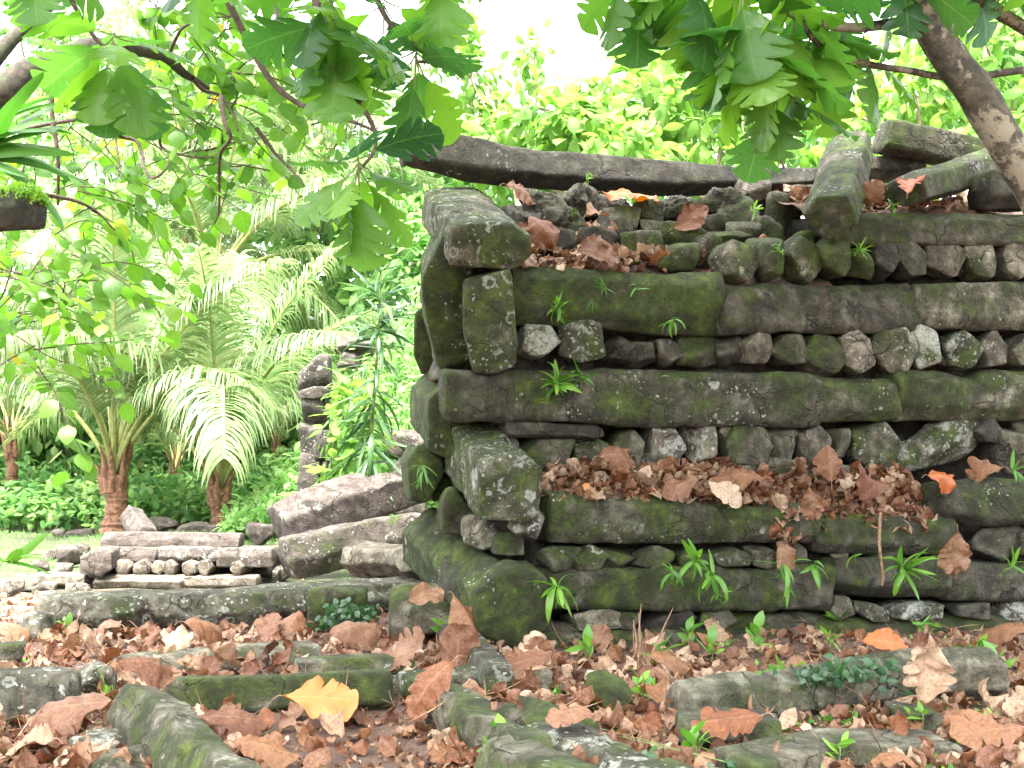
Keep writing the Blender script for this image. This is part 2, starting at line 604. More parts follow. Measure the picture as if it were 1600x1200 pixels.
def rock(center, size, seed, axes=None, planes=11, sub=4, rough=1.0, sharp=24, porous=0.0):
    """An angular boulder: a sphere cut by soft planes, fitted to size along axes (3 unit rows)."""
    rng = np.random.default_rng(seed)
    D, T = ico(sub)
    nn = nrm(rng.normal(size=(planes, 3)))
    nn = np.vstack([nn, np.eye(3) * 1.0, -np.eye(3)])
    dd = np.r_[rng.uniform(0.62, 0.95, planes), np.full(6, 0.93)]
    r = (np.sum((np.maximum(D @ nn.T, 0) / dd) ** sharp, 1)) ** (-1.0 / sharp)
    V = D * r[:, None]
    lo, hi = V.min(0), V.max(0)
    V = (V - (lo + hi) / 2) / (hi - lo)
    V = V * np.asarray(size)
    s = float(np.mean(size))
    o = rng.uniform(0, 50, 3)
    V = V + vfbm(V * (1.6 / s) + o, seed, 2) * 0.035 * s * rough + vfbm(V * (7 / s) + o, seed + 3, 3) * 0.014 * s * rough
    if porous:
        V = V + D * (-np.abs(fbm(V * 22 + o, seed, 2)) * porous * s)[:, None]
    if axes is not None:
        V = V @ np.asarray(axes)
    return V + np.asarray(center), T


# ------------------------------------------------------------------ tubes
def tube(path, radii, sides=7, wob=0.0, seed=0, sub=4):
    path = np.asarray(path, float)
    k = len(path)
    d = np.r_[0, np.cumsum(np.linalg.norm(np.diff(path, axis=0), axis=1))]
    n = (k - 1) * sub + 1
    t = np.linspace(0, k - 1, n)
    # Catmull-Rom through the points
    i = np.minimum(t.astype(int), k - 2)
    f = (t - i)[:, None]
    pp = np.vstack([2 * path[0] - path[1], path, 2 * path[-1] - path[-2]])
    a, b, c, e = pp[i], pp[i + 1], pp[i + 2], pp[i + 3]
    C = 0.5 * (2 * b + (c - a) * f + (2 * a - 5 * b + 4 * c - e) * f ** 2 + (3 * b - a - 3 * c + e) * f ** 3)
    rad = np.interp(t, np.arange(k), np.asarray(radii, float) * np.ones(k))
    tan = nrm(np.gradient(C, axis=0))
    ref = np.array([0.31, 0.83, 0.46])
    x = nrm(np.cross(tan, ref))
    y = np.cross(tan, x)
    an = np.arange(sides) * 2 * PI / sides
    V = C[:, None] + rad[:, None, None] * (np.cos(an)[None, :, None] * x[:, None] + np.sin(an)[None, :, None] * y[:, None])
    V = V.reshape(-1, 3)
    if wob:
        V = V + vfbm(V * 5 + seed, seed, 3) * wob
    Q = grid_quads(n, sides, True)
    return V, Q


# ------------------------------------------------------------------ leaves
def bend(V, kx, s=None):
    if abs(kx) < 1e-4:
        return V
    x, y, z = V[:, 0], V[:, 1], V[:, 2]
    th = kx * x
    X = np.sin(th) / kx + z * np.sin(th)
    Zz = -(1 - np.cos(th)) / kx + z * np.cos(th)
    return np.stack([X, y, Zz], 1)


def breadleaf(seed, nx=44, ny=4, lobes=5, depth=0.62, kx=0.8, fold=0.15, ripple=0.03, cup=0.0, width=0.42):
    """A deeply lobed leaf, midrib along +x from 0 to 1."""
    rng = np.random.default_rng(seed)
    s = np.linspace(0, 1, nx)
    t = np.linspace(-1, 1, 2 * ny + 1)
    S, T = np.meshgrid(s, t, indexing='ij')
    env = width * np.sin(PI * np.clip(S, 0, 1) ** 0.85) ** 0.62
    ph = rng.uniform(-0.05, 0.05)
    wv = S + 0.05 * np.sin(7 * S + seed)
    fr = np.where(T > 0, wv * lobes + ph, wv * lobes - ph + 0.17)
    fr = fr - np.floor(fr)
    prof = 1 - np.clip(1 - np.abs(2 * fr - 1) ** 2.6, 0, 1) ** 0.6
    notch = depth * prof * np.clip((S - 0.12) / 0.1, 0, 1) * np.clip((0.95 - S) / 0.15, 0, 1)
    w = env * (1 - notch)
    Y = T * w
    X = S + 0.75 * np.abs(Y) * (1 - 0.75 * S)
    X = X / X.max()
    Zv = -fold * np.abs(Y) + cup * Y * Y * 2
    p = np.stack([X * 5, Y * 6, np.full_like(X, seed * 1.7)], -1).reshape(-1, 3)
    Zv = Zv.ravel() + ripple * fbm(p, seed, 2) * (0.3 + np.abs(T.ravel()))
    V = np.stack([X.ravel(), Y.ravel(), Zv], 1)
    V = bend(V, kx)
    return V, grid_quads(nx, 2 * ny + 1), np.stack([S.ravel(), T.ravel(), np.zeros(S.size)], 1)


def ovleaf(seed=0, nx=7, width=0.38, tip=0.9, kx=0.6, fold=0.2, ny=1, ripple=0.0, back=0.7):
    s = np.linspace(0, 1, nx)
    t = np.linspace(-1, 1, 2 * ny + 1)
    S, T = np.meshgrid(s, t, indexing='ij')
    w = width * np.sin(PI * S ** back) ** tip
    Y = T * w
    V = np.stack([S.ravel(), Y.ravel(), (-fold * np.abs(Y)).ravel()], 1)
    if ripple:
        V[:, 2] += ripple * fbm(V * 4 + seed * 3.1, seed, 2)
    V = bend(V, kx)
    return V, grid_quads(nx, 2 * ny + 1), np.stack([S.ravel(), T.ravel(), np.zeros(S.size)], 1)


def frames(dirs, normals, roll=None):
    d = nrm(dirs)
    nn = np.asarray(normals, float)
    nn = nn - (nn * d).sum(1, keepdims=True) * d
    bad = np.linalg.norm(nn, axis=1) < 1e-4
    nn[bad] = np.array([0.3, 0.2, 0.9])
    nn = nrm(nn - (nn * d).sum(1, keepdims=True) * d)
    y = np.cross(nn, d)
    if roll is not None:
        c, s = np.cos(roll)[:, None], np.sin(roll)[:, None]
        y, nn = y * c + nn * s, nn * c - y * s
    return np.stack([d, y, nn], 1)      # rows: local x, y, z axes


def scatter(templates, pos, dirs, normals, sizes, rng, rnd=None, roll=0.25):
    """Copies of leaf templates in one mesh."""
    n = len(pos)
    if rnd is None:
        rnd = rng.uniform(0, 1, n)
    M = frames(dirs, normals, rng.normal(0, roll, n))
    which = rng.integers(0, len(templates), n)
    out = []
    for k, (V, Q, ST) in enumerate(templates):
        ix = np.where(which == k)[0]
        if len(ix) == 0:
            continue
        W_ = np.einsum('vi,nij->nvj', V, M[ix]) * np.asarray(sizes)[ix, None, None] + np.asarray(pos)[ix, None]
        QQ = Q[None] + (np.arange(len(ix)) * len(V))[:, None, None]
        SS = np.repeat(ST[None], len(ix), 0).copy()
        SS[:, :, 2] = np.asarray(rnd)[ix, None]
        out.append((W_.reshape(-1, 3), QQ.reshape(-1, Q.shape[1]), SS.reshape(-1, 3)))
    return merge(out)


T_ROUND = [ovleaf(i, 6, 0.36, 0.75, 0.4 + 0.3 * i, 0.15, back=0.75) for i in range(3)]
T_BUSH = [ovleaf(i, 6, 0.24, 0.85, 0.5 + 0.4 * i, 0.2, back=0.95) for i in range(3)]
T_FOR = [ovleaf(i, 4, 0.27, 0.9, 0.5, 0.25) for i in range(2)]
T_STRAP = [ovleaf(i, 9, 0.092, 0.6, 0.5 + 0.45 * i, 0.3) for i in range(4)]
T_LANCE = [ovleaf(i, 9, 0.045, 0.6, 0.3 + 0.45 * i, 0.3) for i in range(4)]
T_CREEP = [ovleaf(i, 5, 0.34, 0.8, 0.4, 0.2) for i in range(2)]
T_BREAD = [breadleaf(i, 64, 5, 4, 0.86, 0.2 + 0.14 * (i % 4), 0.16, 0.03, width=0.47) for i in range(6)]
T_BREADLO = [breadleaf(i, 14, 1, 4, 0.3, 0.5, 0.2, 0.0) for i in range(3)]
# withered leaves: curled, folded and broken
T_DRY = [breadleaf(50 + i, 30, 4, 4 + i % 2, [0.12, 0.4, 0.22, 0.05][i % 4], [-1.0, 1.1, -0.6, 1.7, 0.4, -1.6][i % 6], [-0.5, 0.5, 0.2, -0.3][i % 4], 0.16, [0.8, -0.7, 0.3][i % 3], 0.30 + 0.05 * (i % 3)) for i in range(8)]
T_CRUMB = [ovleaf(70 + i, 7, 0.30 + 0.04 * (i % 3), 0.6, [-1.3, 1.3, -0.6, 1.9, 0.5, -2.0][i % 6], [-0.5, 0.5, 0.2, -0.3][i % 4], 2, 0.22, back=0.8) for i in range(8)]


def blob_points(blobs, n, rng, shell=0.0):
    """Random points in ellipsoids [(centre, radii)], in proportion to volume."""
    vol = np.array([np.prod(b[1]) for b in blobs]) ** 0.8
    which = rng.choice(len(blobs), n, p=vol / vol.sum())
    d = nrm(rng.normal(size=(n, 3))) * (rng.uniform(shell, 1, (n, 1)) ** (1 / 2.2))
    c = np.array([b[0] for b in blobs])[which]
    r = np.array([np.asarray(b[1], float) * np.ones(3) for b in blobs])[which]
    return c + d * r, c


def leaf_sprays(tips, out_dirs, per, leafsize, templates, rng, spread=0.6, droop=0.35, rndlo=0.0, rndhi=1.0, sizevar=0.25):
    """Clusters of leaves round twig tips."""
    n = len(tips)
    base = np.repeat(tips, per, 0)
    od = np.repeat(out_dirs, per, 0)
    d = nrm(od * 0.7 + rng.normal(size=(n * per, 3)) * spread + np.array([0, 0, -droop]))
    pos = base + d * leafsize * rng.uniform(0.0, 0.5, (n * per, 1)) + rng.normal(size=(n * per, 3)) * leafsize * 0.35
    nn = np.array([0, 0, 1.0]) + rng.normal(size=(n * per, 3)) * 0.35
    sz = leafsize * rng.uniform(1 - sizevar, 1 + sizevar, n * per)
    rnd = np.clip(np.repeat(rng.uniform(rndlo, rndhi, n), per) + rng.normal(0, 0.12, n * per), 0, 1)
    return scatter(templates, pos, d, nn, sz, rng, rnd)


def limbs(root, blobs, rng, r0, levels=2, per=4, mid=0.35):
    """Branch tubes from a root point to each blob and on to points inside it."""
    parts, tips, dirs = [], [], []
    for c, r in blobs:
        c = np.asarray(c, float)
        m1 = root * (1 - mid) + c * mid + rng.normal(size=3) * 0.12 * np.linalg.norm(c - root)
        parts.append(tube([root, m1, c], [r0, r0 * 0.7, r0 * 0.4], 6, 0.01, 3))
        r = np.asarray(r, float) * np.ones(3)
        for _ in range(per):
            t = c + nrm(rng.normal(size=3)) * r * rng.uniform(0.5, 0.95)
            mm = (c + t) / 2 + rng.normal(size=3) * 0.15 * r
            parts.append(tube([c, mm, t], [r0 * 0.4, r0 * 0.22, r0 * 0.08], 5))
    return merge(parts)


def tree(name, label, cat, base, fork, blobs, nclust, per, leafsize, leafmat, templates, bark, r0, seed, group=None, droop=0.35, hue=(0, 1), shell=0.0, trunkpath=None, perlimb=4):
    rng = np.random.default_rng(seed)
    base, fork = np.asarray(base, float), np.asarray(fork, float)
    root = empty(name, base, label, cat, group)
    mid = (base + fork) / 2 + rng.normal(size=3) * 0.06 * np.linalg.norm(fork - base)
    path = trunkpath if trunkpath is not None else [base - [0, 0, 0.15], mid, fork]
    V, Q = merge([tube(path, np.linspace(r0 * 1.5, r0, len(path)), 9, r0 * 0.2, seed), limbs(fork, blobs, rng, r0 * 0.75, per=perlimb)])
    obj('trunk', V, Q, bark, root)
    tips, cen = blob_points(blobs, nclust, rng, shell)
    L = leaf_sprays(tips, nrm(tips - cen), per, leafsize, templates, rng, droop=droop, rndlo=hue[0], rndhi=hue[1])
    obj('crown', L[0], L[1], leafmat, root, st=L[2])
    return root


# ------------------------------------------------------------------ coconut palms
def frond_template(L, e0, e1, seed, lmax=0.62, n=105, droop=0.8, twist=0.0):
    """One feather frond in the x-z plane from the origin; angles from the horizontal."""
    rng = np.random.default_rng(seed)
    m = 26
    s = np.linspace(0, 1, m)
    ang = e0 + (e1 - e0) * s ** 1.25
    dx, dz = np.cos(ang) * L / (m - 1), np.sin(ang) * L / (m - 1)
    X = np.r_[0, np.cumsum(dx[:-1])]
    Zc = np.r_[0, np.cumsum(dz[:-1])]
    rach = tube(np.stack([X, np.zeros(m), Zc], 1), 0.036 * L / 3.5 * (1 - 0.85 * s), 6, sub=1)
    t = np.linspace(0.26, 0.995, n)
    px = np.interp(t, s, X)
    pz = np.interp(t, s, Zc)
    a = np.interp(t, s, ang)
    Vs, Qs, Ss = [], [], []
    k = 6
    off = 0
    for side in (-1, 1):
        ln = lmax * (np.sin(PI * np.clip((t - 0.12) / 0.93, 0, 1) ** 0.7) ** 0.55 + 0.12) * rng.uniform(0.85, 1.1, n)
        fwd = np.stack([np.cos(a), np.zeros(n), np.sin(a)], 1)
        upv = np.stack([-np.sin(a), np.zeros(n), np.cos(a)], 1)
        sd = np.array([0, side, 0])[None]
        d0 = nrm(fwd * (0.45 + 0.5 * t[:, None]) + sd * 1.0 + upv * 0.35 + rng.normal(size=(n, 3)) * 0.09)
        pos = np.stack([px, np.zeros(n), pz], 1)
        d = d0.copy()
        wdir = nrm(np.cross(d0, upv) + 0.25 * upv)
        pts = [pos]
        dr = droop * rng.uniform(0.6, 1.5, n)[:, None]
        for j in range(k - 1):
            pos = pos + d * (ln / (k - 1))[:, None]
            d = nrm(d + np.array([0, 0, -1.0]) * dr * (0.35 + 0.28 * j))
            pts.append(pos)
        pts = np.stack(pts, 1)                       # n, k, 3
        w = 0.0165 * np.array([0.6, 1.0, 0.95, 0.8, 0.5, 0.08])[None, :, None] * (L / 3.5) ** 0.5
        V = np.stack([pts - wdir[:, None] * w, pts + wdir[:, None] * w], 2).reshape(-1, 3)
        b = (np.arange(n) * k * 2)[:, None] + (np.arange(k - 1) * 2)[None]
        b = b.ravel()
        Qs.append(np.stack([b, b + 1, b + 3, b + 2], 1) + off)
        Vs.append(V)
        rr = np.repeat(np.clip(rng.normal(0.5, 0.2, n), 0, 1), k * 2)
        Ss.append(np.stack([np.tile(np.repeat(np.linspace(0, 1, k), 2), n), np.zeros(n * k * 2), rr], 1))
        off += len(V)
    return rach, (np.concatenate(Vs), np.concatenate(Qs), np.concatenate(Ss))


FRONDS = {}


def frond_meshes(key, *a, **kw):
    if key not in FRONDS:
        r, l = frond_template(*a, **kw)
        FRONDS[key] = (mesh('frond', l[0], l[1], PALM, l[2]), mesh('midrib', r[0], r[1], PETI))
    return FRONDS[key]


def palm(label, base, top, r0, L, fronds, seed, group, barkz=None, category='palm'):
    """fronds: list of (azimuth degrees, start angle, end angle, length factor)."""
    rng = np.random.default_rng(seed)
    root = empty('coconut_palm', base, label, category, group)
    base, top = np.asarray(base, float), np.asarray(top, float)
    k = 14
    s = np.linspace(0, 1, k)[:, None]
    path = base - np.array([0, 0, 0.15]) * (1 - s) + (top - base) * s
    path = path + np.array([0.10, 0.03, 0]) * np.sin(s * PI) * np.linalg.norm(top - base) * 0.25
    rad = r0 * (0.75 + 0.5 * (1 - s[:, 0]) ** 3) * (1 + 0.06 * np.sin(np.arange(k) * 2.4))
    V, Q = tube(path, rad, 14, r0 * 0.16, seed, sub=5)
    zz = V[:, 2]
    cx = np.stack([np.interp(zz, path[:, 2], path[:, i]) for i in (0, 1)], 1)
    saw = ((zz / (0.42 * r0)) % 1.0)
    V[:, :2] = cx + (V[:, :2] - cx) * (0.90 + 0.16 * saw)[:, None]
    obj('trunk', V, Q, COCO, root)
    # brown leaf bases round the head
    parts = []
    for j in range(9):
        a = j * 2.4
        o = np.array([math.cos(a), math.sin(a), 0])
        p0 = top + o * r0 * 0.62 + np.array([0, 0, -0.25 - 0.2 * rng.uniform()])
        q_ = rng.uniform(0.7, 1.5)
        parts.append(tube([p0, p0 + o * 0.05 + [0, 0, 0.4 * q_], p0 + o * 0.16 + [0, 0, 0.8 * q_]], [r0 * 0.34, r0 * 0.24, r0 * 0.06], 6, 0.03, seed))
    V, Q = merge(parts)
    obj('leaf_base', V, Q, COCO, root)
    for i, (az, e0, e1, f) in enumerate(fronds):
        key = (round(e0 / 8) * 8, round(e1 / 10) * 10, round(f * L * 2) / 2, i % 2)
        fm, rm = frond_meshes(key, key[2], R(key[0]), R(key[1]), 11 + i % 2, lmax=0.215 * key[2])
        o = link(bpy.data.objects.new('frond', fm), root)
        o.location = top - base
        o.rotation_euler = (0, 0, R(az))
        q = link(bpy.data.objects.new('midrib', rm), o)
    return root

# ------------------------------------------------------------------ light
SUN_EL, SUN_AZ = 70.0, 200.0       # a high sun, a little behind the viewer
ds = np.array([math.cos(R(SUN_EL)) * math.sin(R(SUN_AZ)), math.cos(R(SUN_EL)) * math.cos(R(SUN_AZ)), math.sin(R(SUN_EL))])
ld = bpy.data.lights.new('sun', 'SUN')
ld.energy = 1.5                    # bright overcast: a weak, very soft sun
ld.angle = R(16)
ld.color = (1.0, 0.965, 0.91)
lo = bpy.data.objects.new('sun', ld)
COL.objects.link(lo)
lo.rotation_euler = Vector(ds).to_track_quat('Z', 'Y').to_euler()
wd = bpy.data.worlds.new('World')
sc.world = wd
wd.use_nodes = True
nt = wd.node_tree
bg = nt.nodes['Background']
sky = nt.nodes.new('ShaderNodeTexSky')
sky.sky_type = 'NISHITA'
sky.sun_disc = False
sky.sun_elevation = R(SUN_EL)
sky.sun_rotation = R(SUN_AZ)
sky.air_density = 1.0
sky.dust_density = 6.0
sky.ozone_density = 0.6
whiten = nt.nodes.new('ShaderNodeHueSaturation')     # cloud cover takes the blue out of the sky
whiten.inputs['Saturation'].default_value = 0.3
nt.links.new(sky.outputs[0], whiten.inputs['Color'])
nt.links.new(whiten.outputs[0], bg.inputs[0])
bg.inputs[1].default_value = 0.15
sc.view_settings.view_transform = 'Standard'
sc.view_settings.look = 'None'
sc.view_settings.gamma = 1.0
sc.view_settings.exposure = 3.5
sc.cycles.max_bounces = 10
sc.cycles.transparent_max_bounces = 8

# ------------------------------------------------------------------ ground
def ground_z(x, y):
    p = np.stack([x, y, np.zeros_like(x)], -1).reshape(-1, 3)
    near = np.clip((y.ravel() - 16) / 8, 0, 1)
    z = 0.035 * fbm(p * 0.9, 3, 3) + 0.012 * fbm(p * 6, 8, 2)
    z = z - 0.02 + near * 0.25 * fbm(p * 0.2, 12, 2)
    return z.reshape(x.shape)


def axis(lo_, hi_, far, step, k=26):
    core = np.arange(lo_, hi_ + step, step)
    g = np.geomspace(step, far, k)
    return np.r_[lo_ - np.cumsum(g[:k])[::-1], core, hi_ + np.cumsum(g[:k])]

gx, gy = axis(-6, 6, 30, 0.07), axis(4.5, 15, 30, 0.07)
GX, GY = np.meshgrid(gx, gy, indexing='ij')
GV = np.stack([GX, GY, ground_z(GX, GY)], -1).reshape(-1, 3)
g = obj('ground', GV, grid_quads(len(gx), len(gy)), SOIL, origin=(0, 0, 0))
g['kind'] = 'structure'


def gz(x, y):
    return float(ground_z(np.array([x]), np.array([y]))[0])


# ------------------------------------------------------------------ the great wall
WALL = empty('stone_wall', P0, 'tall dry-stacked wall of dark mossy basalt logs with rows of small stones between', 'wall')
RS = random.Random(11)


def stone(name, VQ, parent, moss=0.5, lichen=0.2, tint=1.0, warm=0.0, label=None):
    o = obj(name, VQ[0], VQ[1], STONE, parent, moss=float(moss), lichen=float(lichen), tint=float(tint), warm=float(warm))
    if label:
        o['label'] = label
    return o


def wlog(x0, x1, t0, b0, t1, b1, v, depth=0.42, seed=0, box=0.84, n='face', **kw):
    """A log lying along the wall: pixel extents of its face, v = how far its face is set back."""
    a_t, a_b = W(x0, t0, v), W(x0, b0, v)
    c_t, c_b = W(x1, t1, v), W(x1, b1, v)
    pa, pc = (a_t + a_b) / 2 + VD * depth / 2, (c_t + c_b) / 2 + VD * depth / 2
    ha, hc = np.linalg.norm(a_t - a_b), np.linalg.norm(c_t - c_b)
    return stone('basalt_log', beam([pa, pc], [(depth, ha), (depth, hc)], seed, up=Z, n=n, box=box), WALL, **kw)


def header(f, b, fd, bd, w, h, seed, up=Z, w2=None, h2=None, n=6, box=0.6, parent=None, name='header_stone', **kw):
    pf, pb = P(f[0], f[1], fd), P(b[0], b[1], bd)
    return stone(name, beam([pf, pb], [(w, h), (w2 or w, h2 or h)], seed, up=up, n=n, box=box, chips=3), WALL if parent is None else parent, **kw)


def chink(x, y, w, h, v, seed, depth=0.34, **kw):
    c = W(x, y, v + depth * 0.5)
    pxm = F / c[1]
    W_, H_ = (w * 1.05 + 4) / pxm, (h * 1.05 + 4) / pxm
    rng = np.random.default_rng(seed)
    if rng.uniform() < 0.7:
        tiltv = VD + rng.normal(size=3) * 0.12
        p0 = c - tiltv * depth / 2
        VQ = beam([p0, p0 + tiltv * depth], (W_, H_), seed, up=Z + rng.normal(size=3) * 0.16, n=int(rng.integers(5, 7)), jit=0.16, box=0.08, ring=0.04, m=36, rough=0.9, chips=8)
    else:
        th = rng.normal(0, 0.12)
        u2 = U * math.cos(th) + Z * math.sin(th)
        VQ = rock(c, (W_, depth * 1.1, H_), seed, [u2, VD, np.cross(u2, VD)], planes=9, sub=4)
    return stone('chink_stone', VQ, WALL, **kw)


VU = 0.45
logs = [
    # upper courses
    (803, 1132, 414, 510, 425, 522, VU, 0.45, dict(moss=0.75, lichen=0.1, tint=0.8)),
    (1130, 1437, 441, 522, 440, 518, VU, 0.45, dict(moss=0.45, lichen=0.0, tint=0.75)),
    (1434, 1780, 441, 514, 440, 514, VU, 0.45, dict(moss=0.55, lichen=0.3, tint=1.3)),
    (698, 1284, 572, 658, 578, 668, VU - 0.04, 0.5, dict(moss=0.55, lichen=0.28, tint=0.8)),
    (1282, 1412, 586, 660, 588, 656, VU, 0.45, dict(moss=0.6, lichen=0.25, tint=1.1)),
    (1404, 1790, 579, 660, 580, 656, VU, 0.45, dict(moss=0.62, lichen=0.2, tint=1.35)),
    (1322, 1790, 328, 382, 334, 386, VU + 0.02, 0.45, dict(moss=0.5, lichen=0.1, tint=0.8)),
    (792, 938, 655, 684, 657, 686, VU + 0.04, 0.4, dict(moss=0.2, lichen=0.15, tint=0.6)),
    # lower courses, standing forward
    (857, 1282, 768, 852, 790, 850, 0.0, 0.48, dict(moss=0.62, lichen=0.3, tint=1.05)),
    (1278, 1492, 802, 866, 808, 868, 0.03, 0.45, dict(moss=0.6, lichen=0.05, tint=0.65)),
    (1478, 1790, 752, 824, 748, 820, 0.0, 0.45, dict(moss=0.5, lichen=0.22, tint=0.55)),
    (800, 1308, 890, 954, 882, 956, 0.02, 0.5, dict(moss=0.62, lichen=0.08, tint=0.75)),
    (1304, 1494, 872, 936, 875, 936, 0.02, 0.45, dict(moss=0.5, lichen=0.08, tint=0.65)),
    (1486, 1790, 878, 940, 876, 938, 0.04, 0.45, dict(moss=0.4, lichen=0.1, tint=0.8, warm=0.12)),
    (848, 1262, 978, 1044, 984, 1030, 0.0, 0.5, dict(moss=0.5, lichen=0.12, tint=0.95)),
    (1215, 1620, 964, 1020, 962, 1010, 0.05, 0.5, dict(moss=0.55, lichen=0.08, tint=0.8)),
]
for i, (x0, x1, t0, b0, t1, b1, v, dp, kw) in enumerate(logs):
    wlog(x0, x1, t0, b0, t1, b1, v, dp, seed=100 + i, **kw)

# the wavy log along the top
tx = [630, 690, 740, 790, 850, 950, 1050, 1150, 1230, 1280]
ty = [216, 211, 218, 236, 245, 250, 259, 268, 266, 268]
by = [266, 278, 284, 289, 297, 304, 306, 304, 300, 296]
pa, dm = [], []
for x, t, b in zip(tx, ty, by):
    d = 11.75 + (x - 630) / 650 * 0.9
    pa.append(P(x, (t + b) / 2, d))
    dm.append((0.55, (b - t) / F * d * 1.10))
stone('capping_log', beam(pa, dm, 160, n=5, box=0.93, m=48, chips=5), WALL, moss=0.25, lichen=0.18, tint=0.42, label='long wavy dark log lying along the top')

# headers at the corner
header((765, 384), (714, 322), 9.95, 11.9, 0.66, 0.38, 201, moss=0.58, lichen=0.55, tint=1.35, n='face', label='pale topped header stone with round white lichen rosettes')
header((767, 503), (757, 494), 9.95, 10.9, 0.44, 0.86, 202, moss=0.70, lichen=0.42, tint=1.15, box=0.9, n=8, label='narrow upright block under the pale topped header')
header((706, 474), (690, 442), 10.45, 12.3, 0.50, 1.14, 208, moss=0.85, lichen=0.3, tint=1.0, box=0.8, n=8, w2=.44, h2=1.2)
header((800, 764), (724, 686), 9.4, 11.3, 0.50, 0.52, 203, moss=0.66, lichen=0.5, tint=1.3, n='face', label='header stone with green sides and streaks of white lichen on top')
header((802, 946), (672, 842), 9.45, 11.6, 0.68, 0.62, 204, up=Z + 0.25 * U, moss=0.78, lichen=0.2, tint=0.85, box=0.35, h2=0.6, w2=0.6, label='big mossy boulder log at the foot of the corner')
header((704, 660), (672, 628), 10.6, 12.0, 0.42, 0.62, 205, moss=0.8, lichen=0.25, tint=1.0)
header((664, 742), (650, 736), 10.7, 12.0, 0.32, 0.50, 206, moss=0.7, lichen=0.1, tint=0.8)
header((665, 535), (668, 525), 11.2, 12.4, 0.24, 0.62, 207, moss=0.7, lichen=0.05, tint=0.7, box=0.2)
for i, (x, y, w, h, d) in enumerate([(738, 428, 50, 40, 10.7), (692, 538, 34, 50, 10.9), (686, 572, 24, 40, 10.8), (712, 800, 44, 66, 10.4), (752, 832, 46, 48, 10.1), (820, 820, 48, 42, 9.75), (690, 760, 30, 40, 11.2), (790, 848, 40, 30, 9.95), (872, 872, 60, 34, 9.95)]):
    c = P(x, y, d)
    stone('chink_stone', rock(c, (w / F * d * 1.15, 0.4, h / F * d * 1.15), 230 + i, [U, VD, Z], planes=9), WALL, moss=[0.5, 0.3, 0.4, 0.6, 0.2, 0.1, 0.7, 0.5, 0.6][i], lichen=[0.1, 0.3, 0.1, 0.1, 0.4, 0.5, 0.1, 0.3, 0.2][i], tint=[0.8, 1.2, 0.9, 0.7, 1.5, 1.2, 0.7, 0.9, 1][i])

# small stones wedged between the courses: x, y, w, h, tint, moss, lichen, warm
rowA = [(1148, 412, 54, 62, 1.5, .6, .3, 0), (1196, 406, 42, 70, 1.1, .8, .1, 0), (1246, 409, 50, 66, 1.4, .65, .3, 0), (1295, 402, 46, 62, .9, .75, .1, 0), (1338, 408, 36, 50, .7, .8, 0, 0), (1372, 408, 46, 60, .45, .3, 0, 0), (1412, 405, 42, 56, .6, .35, .1, 0), (1467, 404, 66, 56, 1.1, .3, .2, .35), (1523, 409, 44, 64, 1.7, .5, .3, 0), (1571, 409, 42, 62, 1.5, .25, .2, .1), (1612, 407, 40, 60, 1.2, .4, .1, 0)]
rowB = [(835, 534, 62, 48, 1.7, .35, .9, 0), (905, 531, 66, 64, .8, .5, .6, 0), (962, 550, 48, 42, .4, .3, 0, 0), (1004, 556, 44, 36, .5, .2, .1, 0), (1040, 552, 36, 40, .7, .3, .2, .2), (1086, 545, 66, 54, .9, .7, .1, 0), (1132, 550, 40, 42, .5, .3, 0, 0), (1168, 545, 46, 46, 1.3, .3, .3, .25), (1217, 549, 58, 42, .7, .5, .1, .1), (1280, 558, 76, 60, .8, .72, .2, 0), (1331, 549, 44, 64, 1.6, .1, .5, .3), (1385, 545, 64, 64, 1.5, .45, .6, .1), (1438, 544, 46, 62, 2.0, .45, .9, 0), (1491, 546, 66, 54, .6, .65, .7, 0), (1541, 546, 46, 54, .9, .3, .2, .35), (1590, 546, 46, 48, 1.0, .1, .2, 0), (1640, 546, 50, 50, .9, .4, .1, 0)]
rowC = [(852, 702, 82, 44, 1.0, .68, .1, .1), (925, 706, 62, 44, 1.0, .6, .3, .1), (975, 693, 50, 36, .9, .5, .1, .2), (1035, 694, 56, 64, 1.2, .1, .78, .3), (1090, 688, 50, 52, 1.3, .1, .75, .2), (1127, 676, 22, 24, 1.5, .1, .8, 0), (1156, 694, 74, 60, 1.0, .6, .3, .15), (1210, 696, 46, 54, 1.1, .4, .1, .3), (1256, 695, 58, 62, 1.0, .15, .05, .2), (1302, 694, 30, 42, .9, .4, .1, 0), (1356, 698, 72, 72, 1.1, .62, .3, 0), (1460, 692, 150, 62, 1.2, .6, .7, 0), (1527, 672, 40, 34, .6, .1, .1, 0), (1572, 701, 58, 72, .9, .55, .2, .1), (1604, 678, 46, 56, .7, .5, .2, 0), (1192, 735, 90, 22, 1.0, .4, .2, 0), (1280, 742, 100, 24, .9, .4, .2, 0), (1000, 728, 60, 24, .6, .2, .0, 0), (905, 674, 60, 26, .4, .1, 0, 0)]
rowD = [(1232, 862, 42, 30, .7, .3, .1, 0), (1298, 850, 26, 46, 1.2, .5, .2, .2), (1545, 848, 76, 46, .6, .3, .2, 0), (1600, 846, 56, 44, .5, .3, .1, 0), (912, 872, 52, 34, 1.0, .6, .4, 0), (958, 876, 54, 36, 1.0, .68, .3, 0), (1012, 872, 58, 32, .9, .65, .2, 0), (1072, 872, 50, 26, .5, .4, .0, 0), (1135, 868, 60, 24, .6, .5, .2, 0), (1188, 868, 52, 26, .8, .5, .3, 0), (1370, 868, 40, 16, .5, .3, 0, 0)]
